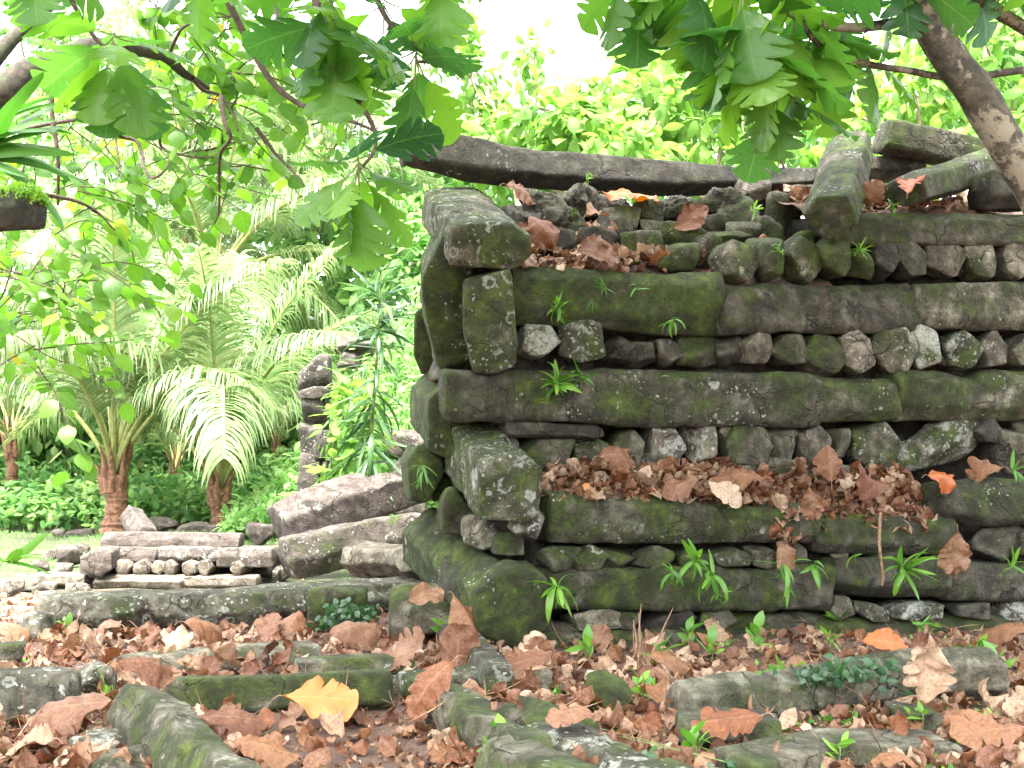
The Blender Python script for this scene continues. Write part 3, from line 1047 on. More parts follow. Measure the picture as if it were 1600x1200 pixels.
rowE = [(924, 966, 76, 30, 1.7, .2, .4, .1), (972, 964, 40, 28, .7, .6, .1, 0), (1036, 966, 84, 26, .25, .0, .0, 0), (1115, 968, 54, 30, .7, .55, .1, 0), (1161, 972, 44, 36, .7, .5, .1, 0), (1196, 970, 44, 30, .8, .6, .1, 0), (1252, 964, 70, 18, .7, .5, .2, 0), (1308, 946, 32, 32, 1.3, .2, .3, .2), (1350, 954, 56, 22, .8, .4, .4, 0), (1408, 953, 62, 24, .9, .45, .8, 0), (1448, 950, 50, 20, .8, .45, .6, 0), (1510, 952, 60, 24, .5, .3, .1, 0), (1572, 956, 48, 40, 1.0, .35, .7, .1), (1606, 952, 44, 40, .9, .4, .2, .1)]
k = 300
for row_, v in ((rowA, VU + 0.03), (rowB, VU + 0.05), (rowC, VU + 0.06), (rowD, 0.07), (rowE, 0.08)):
    for (x, y, w, h, ti, mo, li, wa) in row_:
        k += 1
        chink(x, y, w, h, v + RS.uniform(-0.03, 0.05), k, tint=ti * 1.2, moss=mo, lichen=li, warm=wa)

# the dark heart of the wall behind its faces
def core(name, v0, v1, u0, u1, z0, z1, seed):
    c = P0 + U * (u0 + u1) / 2 + VD * (v0 + v1) / 2
    c = np.array([c[0], c[1], 0])
    p = [c + U * (u0 - u1) / 2 + Z * (z0 + z1) / 2, c + U * (u1 - u0) / 2 + Z * (z0 + z1) / 2]
    stone(name, beam(p, (v1 - v0, z1 - z0), seed, up=Z, box=0.95, n=8, jit=0.02, ring=0.12, m=48), WALL, moss=0.0, lichen=0.0, tint=0.4)

core('rubble_core', 0.34, 3.0, 0.0, 7.2, -0.1, 1.15, 401)
core('rubble_core', 0.80, 3.2, -0.30, 7.2, 1.0, 3.15, 402)
core('rubble_core', 1.45, 3.0, 0.1, 7.2, 2.9, 3.86, 403)
core('rubble_core', 0.85, 3.0, 2.75, 7.2, 3.0, 3.78, 404)

# blocks lying on the top
header((1297, 344), (1327, 236), 10.6, 12.2, 0.48, 0.46, 501, up=Z + 0.15 * U, name='basalt_log', box=0.45, moss=0.62, lichen=0.25, tint=1.2, label='short log tilted forward off the top of the wall')
stone('basalt_log', beam([P(1376, 214, 12.4), P(1540, 250, 12.4)], [(0.5, 0.34), (0.5, 0.30)], 502, box=0.85, n=8), WALL, moss=0.6, lichen=0.3, tint=0.75, label='lichen spotted log resting on the top of the wall')
stone('basalt_log', beam([P(1412, 300, 11.0), P(1545, 256, 12.2)], [(0.42, 0.30), (0.42, 0.34)], 503, box=0.6), WALL, moss=0.6, lichen=0.35, tint=0.8)
stone('basalt_log', beam([P(1530, 300, 11.4), P(1720, 300, 11.8)], [(0.45, 0.36), (0.45, 0.36)], 504, box=0.5), WALL, moss=0.4, lichen=0.1, tint=0.55)
stone('basalt_log', beam([P(1345, 268, 12.6), P(1440, 262, 12.6)], [(0.4, 0.26), (0.4, 0.26)], 505, box=0.5), WALL, moss=0.4, lichen=0.2, tint=0.6)
rub = [(848, 322, 66, 48, .8, .3, .1, 0, 1), (905, 318, 66, 54, .55, .25, .1, 0, 1), (880, 350, 62, 50, .6, .3, .1, 0, 1), (820, 350, 50, 40, .5, .3, 0, 0, 1), (962, 326, 50, 36, .6, .3, .1, 0, 1), (966, 350, 62, 44, .7, .35, .3, 0, 0), (1010, 332, 46, 34, .7, .5, .2, 0, 0), (1062, 326, 60, 40, .6, .4, .1, 0, 1), (1118, 326, 70, 50, .8, .5, .2, 0, 1), (1150, 336, 60, 46, .9, .55, .2, 0, 0), (1172, 302, 52, 46, 1.2, .05, .1, .5, 0), (1222, 340, 52, 66, 1.0, .6, .1, 0, 0), (1002, 392, 62, 60, 1.0, .72, .1, 0, 0), (1058, 404, 60, 42, 1.0, .72, .2, 0, 0), (1070, 374, 72, 40, .9, .75, .2, 0, 0), (1136, 374, 66, 26, 1.2, .95, .1, 0, 0), (1100, 392, 50, 44, 1.2, .6, .2, 0, 0), (1162, 368, 50, 40, .9, .6, .2, 0, 0), (1196, 362, 44, 40, .9, .6, .2, 0, 0), (1022, 362, 46, 30, .8, .5, .2, .1, 0), (936, 380, 60, 44, .6, .4, .1, 0, 0), (1250, 312, 40, 34, .7, .4, .1, .1, 0), (1110, 350, 44, 30, .8, .4, .1, .2, 0), (860, 385, 70, 44, .5, .3, .1, .1, 0), (1246, 388, 50, 44, .9, .8, .1, 0, 0), (1310, 330, 50, 40, .5, .3, 0, 0, 0), (1380, 316, 60, 34, .5, .3, 0, 0, 0), (1290, 392, 50, 40, .8, .75, 0, 0, 0)]
for i, (x, y, w, h, ti, mo, li, wa, por) in enumerate(rub):
    d = 10.75 + (405 - y) / 120 * 1.25 + (x - 900) / 700 * 0.75
    c = P(x, y, d)
    stone('rubble_stone', rock(c, (w / F * d * 1.12, w / F * d, h / F * d * 1.15), 520 + i, planes=9, porous=0.16 if por else 0, rough=1.2), WALL, tint=ti, moss=mo, lichen=li, warm=wa)

# ------------------------------------------------------------------ fallen logs on the ground
def glog(pts, h, w, label, seed, sink=0.12, n=6, box=0.6, h2=None, w2=None, cat='stone', name='fallen_basalt_log', ztop=None, **kw):
    """A log lying on the ground; pts: pixels along the middle of its top face."""
    h2, w2 = h2 or h, w2 or w
    path, dims = [], []
    for i, p in enumerate(pts):
        f = i / (len(pts) - 1)
        hh, ww = h + (h2 - h) * f, w + (w2 - w) * f
        zt = (hh - sink) if ztop is None else ztop[0] + (ztop[1] - ztop[0]) * f
        q = G(p[0], p[1], zt)
        path.append(q - Z * hh / 2)
        dims.append((ww, hh))
    V, Q = beam(path, dims, seed, n=n, box=box)
    o = obj(name, V, Q, STONE, None, moss=kw.get('moss', .5), lichen=kw.get('lichen', .2), tint=kw.get('tint', 1.), warm=kw.get('warm', 0.))
    return tag(o, label, cat)


def grock(x, y, w, h, label, seed, dep=None, base=True, name='stone', cat='stone', d=None, lift=0.0, axes=None, group=None, **kw):
    """A stone resting on the ground: centre x, bottom y, width, height in pixels."""
    if d is None:
        b = G(x, y)
    else:
        b = P(x, y, d)
    s = b[1] / F
    W_, H_ = w * s, h * s
    V, Q = rock(b + Z * (H_ * 0.5 - 0.02 + lift) + np.array([0, (dep or W_ * 0.8) * 0.4, 0]), (W_ * 1.08, dep or W_ * 0.8, H_ * 1.1), seed, axes, planes=9)
    o = obj(name, V, Q, STONE, None, moss=kw.get('moss', .5), lichen=kw.get('lichen', .2), tint=kw.get('tint', 1.), warm=kw.get('warm', 0.))
    return tag(o, label, cat, group)


glog([(60, 930), (350, 919), (655, 901)], .34, .62, 'long speckled log lying across the path behind the litter, green lichen rings on its side', 601, sink=.04, box=.75, lichen=.42, moss=.35, tint=1.0)
glog([(180, 1026), (330, 1013), (492, 1004)], .26, .36, 'low flat grey log with wet dark top between two leaf drifts', 602, sink=.12, box=.8, lichen=.3, moss=.3, tint=1.5)
glog([(462, 1028), (560, 1022), (640, 1020)], .20, .34, 'short grey slab half under curled leaves and bright moss', 603, sink=.06, box=.8, moss=.5, lichen=.3, tint=1.3)
glog([(262, 1056), (430, 1051), (612, 1046)], .28, .26, 'straight squared log with a bright green mossy front face', 604, sink=.07, box=.9, moss=.80, lichen=.1, tint=1.1)
glog([(-90, 1052), (10, 1050), (112, 1046)], .40, .40, 'dark squared block with three pale lichen dots at the picture edge', 605, sink=.13, box=.8, moss=.35, lichen=.35, tint=.75)
grock(137, 1098, 68, 58, 'rounded block with a whitish lichen cap beside the dark squared block', 606, dep=.35, moss=.4, lichen=.8, tint=1.0)
glog([(205, 1064), (268, 1090), (345, 1160), (400, 1230)], .34, .27, 'thick mossy log slanting down between leaf drifts', 607, sink=.03, box=.85, moss=.52, lichen=.3, tint=1.5, h2=.40, w2=.30)
grock(525, 982, 84, 62, 'mossy block by the long speckled log, half covered by a small creeper', 608, dep=.4, moss=.72, lichen=.2, tint=1.2)
grock(657, 1000, 92, 78, 'squat block with a smooth pale tan top by the wall corner', 609, dep=.5, moss=.6, lichen=.15, tint=1.6, warm=.1)
glog([(705, 968), (735, 990), (778, 1040)], .22, .22, 'dark tilted slab leaning beside the foot of the wall', 610, sink=.02, box=.7, moss=.4, lichen=.35, tint=.7)
glog([(628, 1052), (690, 1046), (765, 1036)], .20, .34, 'grey slab with a green lichen patch under an orange curled leaf', 611, sink=.06, box=.7, moss=.5, lichen=.5, tint=1.2)
glog([(690, 1066), (750, 1098), (830, 1150)], .28, .26, 'mossy log with a pale green lichen disc, sloping down to the dirt path', 612, sink=.07, box=.8, moss=.48, lichen=.35, tint=1.5)
glog([(785, 1150), (860, 1178), (960, 1222)], .26, .36, 'mossy log at the bottom edge next to the dirt path', 613, sink=.06, box=.75, moss=.55, lichen=.25, tint=1.4)
glog([(802, 1088), (850, 1098), (905, 1114)], .24, .30, 'short mossy log among brown litter in front of the wall', 614, sink=.06, box=.5, moss=.72, lichen=.15, tint=1.1)
glog([(850, 1124), (930, 1152), (1045, 1206)], .22, .46, 'broad flat dark slab flecked white among leaf litter', 615, sink=.06, box=.6, moss=.45, lichen=.55, tint=.8)
glog([(1062, 1058), (1250, 1036), (1420, 1012), (1545, 1006)], .34, .36, 'long curved log in front of the wall overgrown with creeper', 616, sink=.02, box=.7, moss=.40, lichen=.2, tint=1.35, ztop=(.24, .34))
glog([(1140, 1176), (1300, 1146), (1465, 1150)], .16, .5, 'low flat slab flush with the weedy ground', 617, sink=.07, box=.8, moss=.45, lichen=.2, tint=1.4)
glog([(1060, 1112), (1130, 1106), (1215, 1116)], .20, .42, 'flat dark stone under a big purplish brown leaf', 618, sink=.06, box=.6, moss=.55, lichen=.1, tint=.9)
grock(952, 1112, 66, 62, 'pointed stone covered in green moss in front of the wall', 619, dep=.26, moss=1.1, lichen=0, tint=1)
grock(1436, 1140, 68, 36, 'small grey angular stone in weeds in front of the curved log', 620, dep=.3, moss=.4, lichen=.2, tint=1.2)
glog([(40, 962), (75, 950), (110, 950)], .26, .34, 'flat topped grey stone in the leaf drift at the picture edge', 621, sink=.06, box=.7, moss=.3, lichen=.5, tint=1.2)
grock(152, 1180, 84, 34, 'dark stone flecked white in the leaf litter beside the slanting log', 622, dep=.35, moss=.25, lichen=.6, tint=.9)
grock(190, 1214, 90, 44, 'plain grey green stone at the bottom edge beside the slanting log', 623, dep=.35, moss=.55, lichen=.15, tint=1.1)
grock(844, 1084, 34, 40, 'small tan stone standing in litter below the wall corner', 624, dep=.16, moss=.4, lichen=.1, tint=1.4, warm=.1)
grock(12, 1040, 40, 36, 'small mossy stone in leaves at the picture edge', 625, dep=.2, moss=.6, lichen=.2, tint=1.0)

# ------------------------------------------------------------------ blocks fallen by the corner
def pblock(f, b, fd, bd, w, h, label, seed, w2=None, h2=None, up=Z, box=.6, **kw):
    V, Q = beam([P(f[0], f[1], fd), P(b[0], b[1], bd)], [(w, h), (w2 or w, h2 or h)], seed, up=up, box=box)
    o = obj('fallen_basalt_log', V, Q, STONE, None, moss=kw.get('moss', .5), lichen=kw.get('lichen', .2), tint=kw.get('tint', 1.), warm=kw.get('warm', 0.))
    return tag(o, label, 'stone')

pblock((436, 824), (700, 730), 14.6, 15.8, .6, .60, 'big pinkish log tilted up towards the wall corner, the upper of two', 651, moss=.15, lichen=.3, tint=1.0, warm=.75, box=.7)
pblock((444, 872), (650, 830), 13.7, 14.6, .5, .48, 'mottled pink and dark log lying beneath the big tilted one', 652, moss=.35, lichen=.35, tint=.9, warm=.6, box=.55)
pblock((560, 872), (680, 888), 12.7, 11.9, .55, .36, 'squared grey block with flat pale top beside the wall corner', 653, moss=.2, lichen=.1, tint=1.5, warm=.15, box=.9)
pblock((600, 850), (720, 838), 14.6, 15.0, .4, .3, 'pinkish log behind the squared grey block, grass in front', 654, moss=.2, lichen=.2, tint=1.0, warm=.7)

# ------------------------------------------------------------------ the low ruin on the lawn
RU = empty('ruined_platform', G(290, 918), 'low ruined platform of pinkish logs on a row of stub ends', 'ruin')
def rlog(x0, x1, t, b, d, seed, dep=.4, **kw):
    c0, c1 = P(x0, (t + b) / 2, d + dep / 2), P(x1, (t + b) / 2 + .5, d + dep / 2)
    h = (b - t) / F * d
    kw.setdefault('warm', .75)
    stone('basalt_log', beam([c0, c1], (dep, h * 1.04), seed, box=.95, n=8, m=40, chips=3), RU, **kw)
for i, a in enumerate([(168, 378, 832, 853, 13.9), (160, 252, 853, 878, 13.7), (253, 346, 853, 876, 13.7), (347, 432, 855, 884, 13.7)]):
    rlog(*a, 670 + i, moss=.1, lichen=[.1, .3, .7, .5][i], tint=1.0)
rlog(152, 292, 898, 924, 13.45, 675, moss=.05, lichen=.1, tint=1.9, warm=.3)
rlog(294, 405, 898, 920, 13.5, 676, moss=.05, lichen=.1, tint=1.7, warm=.35)
rlog(60, 142, 895, 918, 13.5, 677, moss=.1, lichen=.2, tint=1.8, warm=.4)
for i, (x, w, h) in enumerate([(154, 26, 26), (192, 28, 24), (221, 28, 28), (245, 20, 24), (263, 20, 26), (295, 24, 24), (319, 20, 26), (368, 20, 22), (140, 34, 30)]):
    c = P(x, 888, 13.6)
    s = 13.6 / F
    stone('header_stone', beam([c, c + np.array([.04, .5, .0])], (w * s, h * s), 680 + i, n=6, box=.1, m=30), RU, moss=.1, lichen=.25, tint=[1.6, 1.9, 1.5, 1.8, 1.5, 1.9, 1.6, 1.9, 1.3][i], warm=.4)
core2 = beam([P(175, 880, 14.5), P(430, 880, 14.5)], (.8, .36), 699, box=.9)
stone('rubble_core', core2, RU, moss=.1, lichen=.1, tint=.6, warm=.5)
for i, (x, y, w, h, t_, wa, lb) in enumerate([
        (100, 884, 40, 32, 1.3, .5, 'leaning pale brown stub end of a log beside the low platform'), (62, 894, 22, 22, 1.5, .4, 'small round stone on the lawn edge near the low platform'),
        (96, 898, 28, 18, 1.6, .4, 'small pale stone in front of the leaning stub'), (76, 876, 20, 18, 1.4, .5, 'small brown stone behind the leaning stub'),
        (30, 920, 46, 22, 1.8, .3, 'flat pale slab at the lawn edge by the picture border'), (66, 924, 30, 16, 1.6, .3, 'little grey stone just below the pale flat slab'),
        (8, 930, 40, 26, 2.0, .3, 'whitish stone at the picture border by the lawn'), (118, 930, 40, 20, 1.9, .4, 'pale flat stone just under the lower course of the platform'),
        (124, 862, 24, 14, 1.1, .6, 'dark pinkish stone on the lawn behind the platform end'), (88, 838, 20, 12, 1.4, .4, 'grey stone lying on the lawn well behind the platform'), (86, 812, 18, 14, 2.2, .1, 'white stone by the edge of the undergrowth'),
        (120, 836, 36, 10, 1.0, .6, 'flat reddish stone on the lawn towards the palm'), (410, 908, 46, 24, 1.2, .3, 'brown boulder between the platform and the mottled pink log'), (440, 906, 24, 24, 1.7, .1, 'small pale stone against the mottled pink log'),
        (372, 836, 30, 26, 1.2, .7, 'reddish block with a white top behind the platform'), (404, 850, 40, 34, 1.2, .8, 'pink boulder at the far end of the platform top'), (300, 832, 46, 16, 1.0, .7, 'flat brown slab behind the platform under the palm'), (250, 830, 44, 22, .9, .6, 'dark brown block behind the platform by the palm trunk'), (340, 834, 36, 14, .9, .6, 'dark slab behind the platform below the second palm')]):
    grock(x, y, w, h, lb, 700 + i, moss=.15, lichen=.3, tint=t_ * .7, warm=wa, lift=0.0)
pblock((150, 880), (205, 850), 13.4, 14.8, .36, .30, 'pale brown log end slanting out of the platform corner', 730, moss=.05, lichen=.1, tint=1.0, warm=.7)
pblock((228, 838), (205, 804), 14.6, 15.6, .26, .26, 'log end leaning up against the palm trunk behind the platform', 731, moss=.05, lichen=.1, tint=.9, warm=.7)

# ------------------------------------------------------------------ a broken pillar far behind
PD = 19.2
b = P(498, 800, PD) * [1, 1, 0]
PL = empty('ruined_pillar', b, 'broken stack of brown stones standing alone in the greenery', 'ruin')
for i, (x, y, w, h) in enumerate([(493, 588, 40, 58), (494, 640, 32, 56), (488, 692, 32, 54), (508, 694, 24, 40), (486, 744, 28, 66), (505, 752, 22, 56), (494, 614, 44, 16), (490, 800, 40, 56)]):
    stone('pillar_stone', rock(P(x, y, PD), (w / F * PD * 1.15, .6, h / F * PD * 1.15), 740 + i, planes=3, sharp=26), PL, moss=.2, lichen=.3, tint=.55, warm=.45)
PL2 = empty('ruined_pillar', P(566, 800, PD) * [1, 1, 0], 'brown stones of a ruin half hidden behind the tall thin plant', 'ruin')
for i, (x, y, w, h) in enumerate([(556, 540, 50, 30), (548, 562, 36, 24), (618, 694, 36, 40), (648, 690, 46, 36), (636, 774, 56, 60), (640, 730, 50, 50)]):
    stone('pillar_stone', rock(P(x, y, PD + .8), (w / F * PD * 1.15, .6, h / F * PD * 1.15), 755 + i, planes=9), PL2, moss=.3, lichen=.3, tint=.8, warm=.6)

# a mossy broken log end reaching in at the picture edge
LB = empty('mossy_log_ruin', (-3.9, 5.6, 0), 'dark broken log end with a bright moss cap jutting out at the picture edge', 'ruin')
e_ = P(50, 330, 6.2)
V, Q = beam([e_, e_ + np.array([-1.9, .5, .05])], (.26, .19), 770, box=.8, jit=.14, rough=1.5)
stone('basalt_log', (V, Q), LB, moss=.55, lichen=.05, tint=.6, label='dark log with a bright moss cap')
for i in range(5):
    h_ = (e_[2] - .1) / 5
    stone('pillar_stone', rock(np.array([e_[0] - 1.5, e_[1] + .4, h_ * (i + .5)]), (.7, .6, h_ * 1.12), 775 + i, planes=8), LB, moss=.5, lichen=.1, tint=.8)
cu = V[(V[:, 2] > e_[2] + .055) & (V[:, 0] > e_[0] - .5)]
rngm = np.random.default_rng(5)
pm = cu[rngm.integers(0, len(cu), 2600)] + rngm.normal(size=(2600, 3)) * .012
mo = scatter(T_FOR, pm, rngm.normal(size=(2600, 3)) + [0, 0, .4], rngm.normal(size=(2600, 3)), rngm.uniform(.012, .03, 2600), rngm, np.clip(rngm.normal(.8, .2, 2600), 0, 1))
obj('moss_cap', mo[0], mo[1], FERN, LB, st=mo[2])

# ------------------------------------------------------------------ leaf litter
rng = np.random.default_rng(21)
GREYISH = (0.0, 1.0)


def litter(name, pos, nrmv, small, big, seed):
    r = np.random.default_rng(seed)
    parts = []
    for (idx, T_, s0, s1) in ((small, T_CRUMB, .04, .17), (big, T_DRY, .13, .30)):
        p = pos[idx]
        n = len(p)
        if n == 0:
            continue
        d = r.normal(size=(n, 3)) * [1, 1, .16]
        nn = nrmv[idx] + r.normal(size=(n, 3)) * .30
        rnd = np.clip(r.beta(2.6, 1.7, n), .02, .98)
        parts.append(scatter(T_, p, d, nn, r.uniform(s0, s1, n), r, rnd, .3))
    return merge(parts)


def in_frame(n, y0, y1, r, dens=None):
    """Random ground points seen by the camera."""
    n = int(n * 1.4)
    px = r.uniform(-400, 2010, n)
    py = y0 + (y1 - y0) * r.uniform(0, 1, n)
    pts = np.array([G(a, b) for a, b in zip(px, py)])
    keep = np.ones(n, bool) if dens is None else r.uniform(0, 1, n) < dens(px, py, pts)
    pts[:, 2] = ground_z(pts[:, 0], pts[:, 1])
    return pts[keep]


def behind_wall(p):
    q = p - P0
    return ((q @ VD) > -0.05) & ((q @ U) > -0.6)


def dens_big(px, py, p):
    d = np.full(len(px), .55)
    d[behind_wall(p)] = 0
    d[(py < 940) & (px < 600)] = 0.0
    d[(px < 450) & (py > 940)] = 1.0
    dirt = (px > 400) & (px < 700) & (py > 1095)
    d[dirt] = .05
    d[(px > 1000) & (py > 1080)] = .32
    return d


def dens_small(px, py, p):
    d = np.full(len(px), .9)
    d[behind_wall(p)] = 0
    d[(py < 935) & (px < 600)] = .05
    dirt = (px > 400) & (px < 690) & (py > 1105)
    d[dirt] = .30
    d[(px > 1000) & (py > 1080)] = .6
    return d


pb = in_frame(850, 900, 1215, rng, dens_big)
ps = in_frame(5200, 900, 1215, rng, dens_small)
pb[:, 2] += rng.uniform(.02, .06, len(pb))
ps[:, 2] += rng.uniform(.005, .05, len(ps))
pos = np.concatenate([ps, pb])
nn = np.tile([0.0, -0.25, 1.0], (len(pos), 1))
L = litter('leaf_litter', pos, nn, np.arange(len(ps)), np.arange(len(ps), len(pos)), 31)
o = obj('leaf_litter', L[0], L[1], DRY, st=L[2])
o['kind'] = 'stuff'
# crumbled bits and straw between the leaves
pc = in_frame(14000, 900, 1215, rng, dens_small)
pc[:, 2] += rng.uniform(.0, .03, len(pc))
n = len(pc)
L1 = scatter(T_CRUMB, pc, rng.normal(size=(n, 3)) * [1, 1, .2], np.tile([0, -.2, 1.0], (n, 1)) + rng.normal(size=(n, 3)) * .4, rng.uniform(.012, .045, n), rng, np.clip(rng.beta(2, 2, n), 0, 1))
ps2 = in_frame(1700, 900, 1215, rng, dens_small)
ps2[:, 2] += rng.uniform(.01, .08, len(ps2))
n = len(ps2)
L2 = scatter([ovleaf(3, 6, .012, .4, .5, .3), ovleaf(4, 6, .010, .4, -.8, .3)], ps2, rng.normal(size=(n, 3)) * [1, 1, .22], np.tile([0, -.2, 1.0], (n, 1)), rng.uniform(.08, .38, n), rng, np.clip(rng.beta(3, 2, n), 0, 1))
L = merge([L1, L2])
o = obj('leaf_litter', L[0], L[1], DRY, st=L[2])
o['kind'] = 'stuff'

# the drift of leaves on the ledge of the wall: a sloping bed and the leaves on it
def sag(u, v):
    """The ledge dips where its front log is lower."""
    return -.24 * np.clip((u - 1.75) / .35, 0, 1) * np.clip(1.25 - (v - .05) / .45, 0, 1)


def strip_bed(name, u0, u1, vz, seed, nu=160, nv=14):
    us = np.linspace(u0, u1, nu)
    vs = np.linspace(vz[0][0], vz[-1][0], nv)
    UU, VV = np.meshgrid(us, vs, indexing='ij')
    zz = np.interp(VV, [a for a, _ in vz], [b_ for _, b_ in vz]) + (sag(UU, VV) if vz[0][1] < 2 else 0)
    pts = P0 * [1, 1, 0] + UU.reshape(-1, 1) * U + VV.reshape(-1, 1) * VD + zz.reshape(-1, 1) * Z
    pts[:, 2] += .05 * fbm(pts * 4, seed, 3)
    return pts, grid_quads(nu, nv)


def soil_part(name, VQ, m_=SOIL):
    return obj(name, VQ[0], VQ[1], m_, WALL)

soil_part('soil_fill', strip_bed('', .02, 3.5, [(.10, 1.0), (.2, 1.16), (.62, 1.32)], 41))
soil_part('soil_fill', strip_bed('', -.1, 2.9, [(.55, 2.9), (.75, 3.02), (1.9, 3.72), (2.6, 3.8)], 42, 120, 24))
soil_part('soil_fill', strip_bed('', 2.6, 6.5, [(.6, 3.55), (.8, 3.72), (1.6, 3.95), (2.6, 4.0)], 43, 120, 24))


def ledge_litter(n, nb, u0, u1, v0, v1, z0, z1, seed, fall=0.0):
    r = np.random.default_rng(seed)
    u = r.uniform(u0, u1, n + nb)
    f = r.uniform(0, 1, n + nb)
    p = P0 * [1, 1, 0] + u[:, None] * U + (v0 + (v1 - v0) * f)[:, None] * VD + (z0 + (z1 - z0) * f + r.uniform(.0, .05, n + nb))[:, None] * Z
    if z0 < 2:
        p[:, 2] += sag(u, v0 + (v1 - v0) * f)
    nn = np.tile(Z - .55 * VD, (n + nb, 1))
    return litter('', p, nn, np.arange(n), np.arange(n, n + nb), seed)

parts = [ledge_litter(2300, 170, .06, 3.45, .10, .58, 1.12, 1.35, 51), ledge_litter(70, 5, 1.95, 2.15, .02, .12, .95, 1.2, 52)]
L = merge(parts)
o = obj('leaf_litter', L[0], L[1], DRY, st=L[2]); o['kind'] = 'stuff'
L = merge([ledge_litter(260, 60, -.1, 1.3, .55, 1.7, 3.06, 3.62, 53), ledge_litter(120, 22, 1.3, 3.6, .8, 1.7, 3.15, 3.6, 54), ledge_litter(150, 40, 2.7, 4.6, .75, 1.5, 3.72, 3.98, 55)])
o = obj('leaf_litter', L[0], L[1], DRY, st=L[2]); o['kind'] = 'stuff'

# ------------------------------------------------------------------ big single fallen leaves
DRYN = 0
def dry_leaf(px, py, d, size, yaw, tilt, roll, rnd, label, kx=0.8, fold=0.15, ripple=.08, cup=.3, lobes=5, depth=.55, m_=None, width=.36, z=None, stalk=True):
    """yaw: way the tip points seen from above (0 = right, 90 = away); tilt: tip raised; roll: turned about its midrib."""
    global DRYN
    DRYN += 1
    V, Q, ST = breadleaf(900 + DRYN, 60, 5, max(3, lobes - 1 - DRYN % 2), depth, kx, fold, ripple, cup, width)
    V = V - V.mean(0)
    V = V * size
    dirv = np.array([math.cos(R(yaw)) * math.cos(R(tilt)), math.sin(R(yaw)) * math.cos(R(tilt)), math.sin(R(tilt))])
    M = frames(dirv[None], np.array([[0, 0, 1.0]]), np.array([R(roll * (.7 if not d else 1))]))[0]
    c = P(px, py, d) if d else G(px, py, .07 if z is None else z)
    Vw = V @ M + c
    ST = ST.copy()
    ST[:, 2] = rnd
    o = obj('dry_leaf', Vw, Q, m_ or DRY, st=ST)
    if stalk:
        b0 = (V[len(V) // 96 * 0 + 5] @ M) + c
        p = tube([b0 - dirv * size * .16 + [0, 0, -.01], b0 - dirv * size * .07 + [0, 0, .012], b0 + dirv * size * .04], [.0035, .003, .0025], 5)
        obj('leaf_stalk', p[0], p[1], STRAW, o)
    return tag(o, label, 'leaf', 'large fallen leaves')

D_ = dry_leaf
D_(512, 1092, 0, .42, 8, 4, 40, .85, 'golden tan lobed leaf with orange underside lying on the dirt path', kx=.4, cup=.1, m_=GOLD, depth=.55, z=.13, lobes=4, width=.50)
D_(668, 1080, 0, .44, 222, -22, -40, .29, 'rusty orange lobed leaf draped over the edge of a grey slab', kx=1.2, cup=-.5, z=.2, width=.30)
D_(1424, 284, 10.85, .36, 60, 50, 0, .02, 'vivid orange upright lobed leaf between dark blocks on top of the wall', kx=.6, cup=.5, m_=GOLD, depth=.8)
D_(992, 306, 11.35, .55, 2, 3, 22, .35, 'long yellow orange leaf lying under the wavy capping log', kx=.3, cup=.2, m_=GOLD)
D_(930, 330, 10.95, .30, 40, 35, 50, .36, 'rounded reddish brown leaf standing among black rubble', kx=1.2, cup=.6, depth=.2)
D_(1082, 340, 11.0, .36, 20, 20, 60, .45, 'folded brown leaf standing on rubble near the middle of the wall top', kx=-1.2, cup=.8, depth=.3)
D_(940, 392, 10.4, .46, 20, 10, 62, .42, 'large reddish brown leaf hanging over the topmost front log', kx=.7, cup=.4, depth=.35)
D_(850, 362, 10.6, .42, 300, -15, 30, .25, 'dark red crumpled leaf pressed against the pale topped header', kx=1.5, cup=-.8, depth=.3)
D_(817, 302, 11.3, .36, 5, 0, 45, .5, 'tan arched leaf under the raised end of the capping log', kx=1.3, cup=-.5, depth=.3)
D_(1474, 748, 10.5, .34, 10, 5, 55, .12, 'bright orange leaf in the drift on the wall ledge', kx=.8, cup=-.5, m_=GOLD, depth=.25)
D_(1295, 722, 10.35, .34, 80, 80, 10, .40, 'red brown folded leaf standing upright on the wall ledge', kx=.5, fold=.9, cup=.2, depth=.25)
D_(965, 712, 10.0, .36, 15, 15, 60, .42, 'arched brown leaf at the back of the ledge under white lichened stones', kx=.9, cup=-.4, depth=.3)
D_(1060, 762, 9.95, .34, 200, -4, -40, .50, 'broad tan leaf at the ledge front above the pale ended log', kx=1.1, cup=-.4, depth=.3)
D_(1148, 748, 10.15, .46, 172, 12, -45, .40, 'long red brown leaf lying along the middle of the ledge', kx=.8, cup=-.5, depth=.3)
D_(1138, 772, 9.95, .34, 330, -15, 40, .92, 'pale straw coloured torn leaf on the ledge front', kx=.9, cup=.3, depth=.3)
D_(1355, 748, 10.35, .44, 190, 5, -50, .45, 'wide curled brown leaf with raised ribs on the ledge', kx=-1.1, cup=-.9, depth=.25)
D_(1535, 738, 10.8, .36, 200, 8, -40, .38, 'crumpled red brown leaf behind the dark log on the ledge', kx=1.6, cup=.9, depth=.5)
D_(1494, 872, 9.95, .42, 262, -78, 0, .55, 'shrivelled tan leaf hanging down the face of the wall', kx=.9, fold=.9, ripple=.2, depth=.3)
D_(1268, 792, 9.85, .28, 265, -60, 10, .62, 'shrivelled pale leaf hanging off the ledge between two logs', kx=.9, fold=.8, ripple=.2, depth=.3)
D_(916, 760, 9.95, .08, 80, 70, 10, 1.0, 'little yellow leaf standing on the ledge front', kx=.3, depth=0, m_=GOLD, stalk=False)
D_(1538, 1142, 0, .42, 195, 4, -28, .36, 'very large flat reddish brown leaf in the weeds near the picture corner', kx=.3, cup=.2, depth=.6, z=.12)
D_(1130, 1128, 0, .40, 195, 2, -30, .26, 'big purplish brown leaf lying on a flat dark stone', kx=.3, cup=-.2, depth=.45, z=.16)
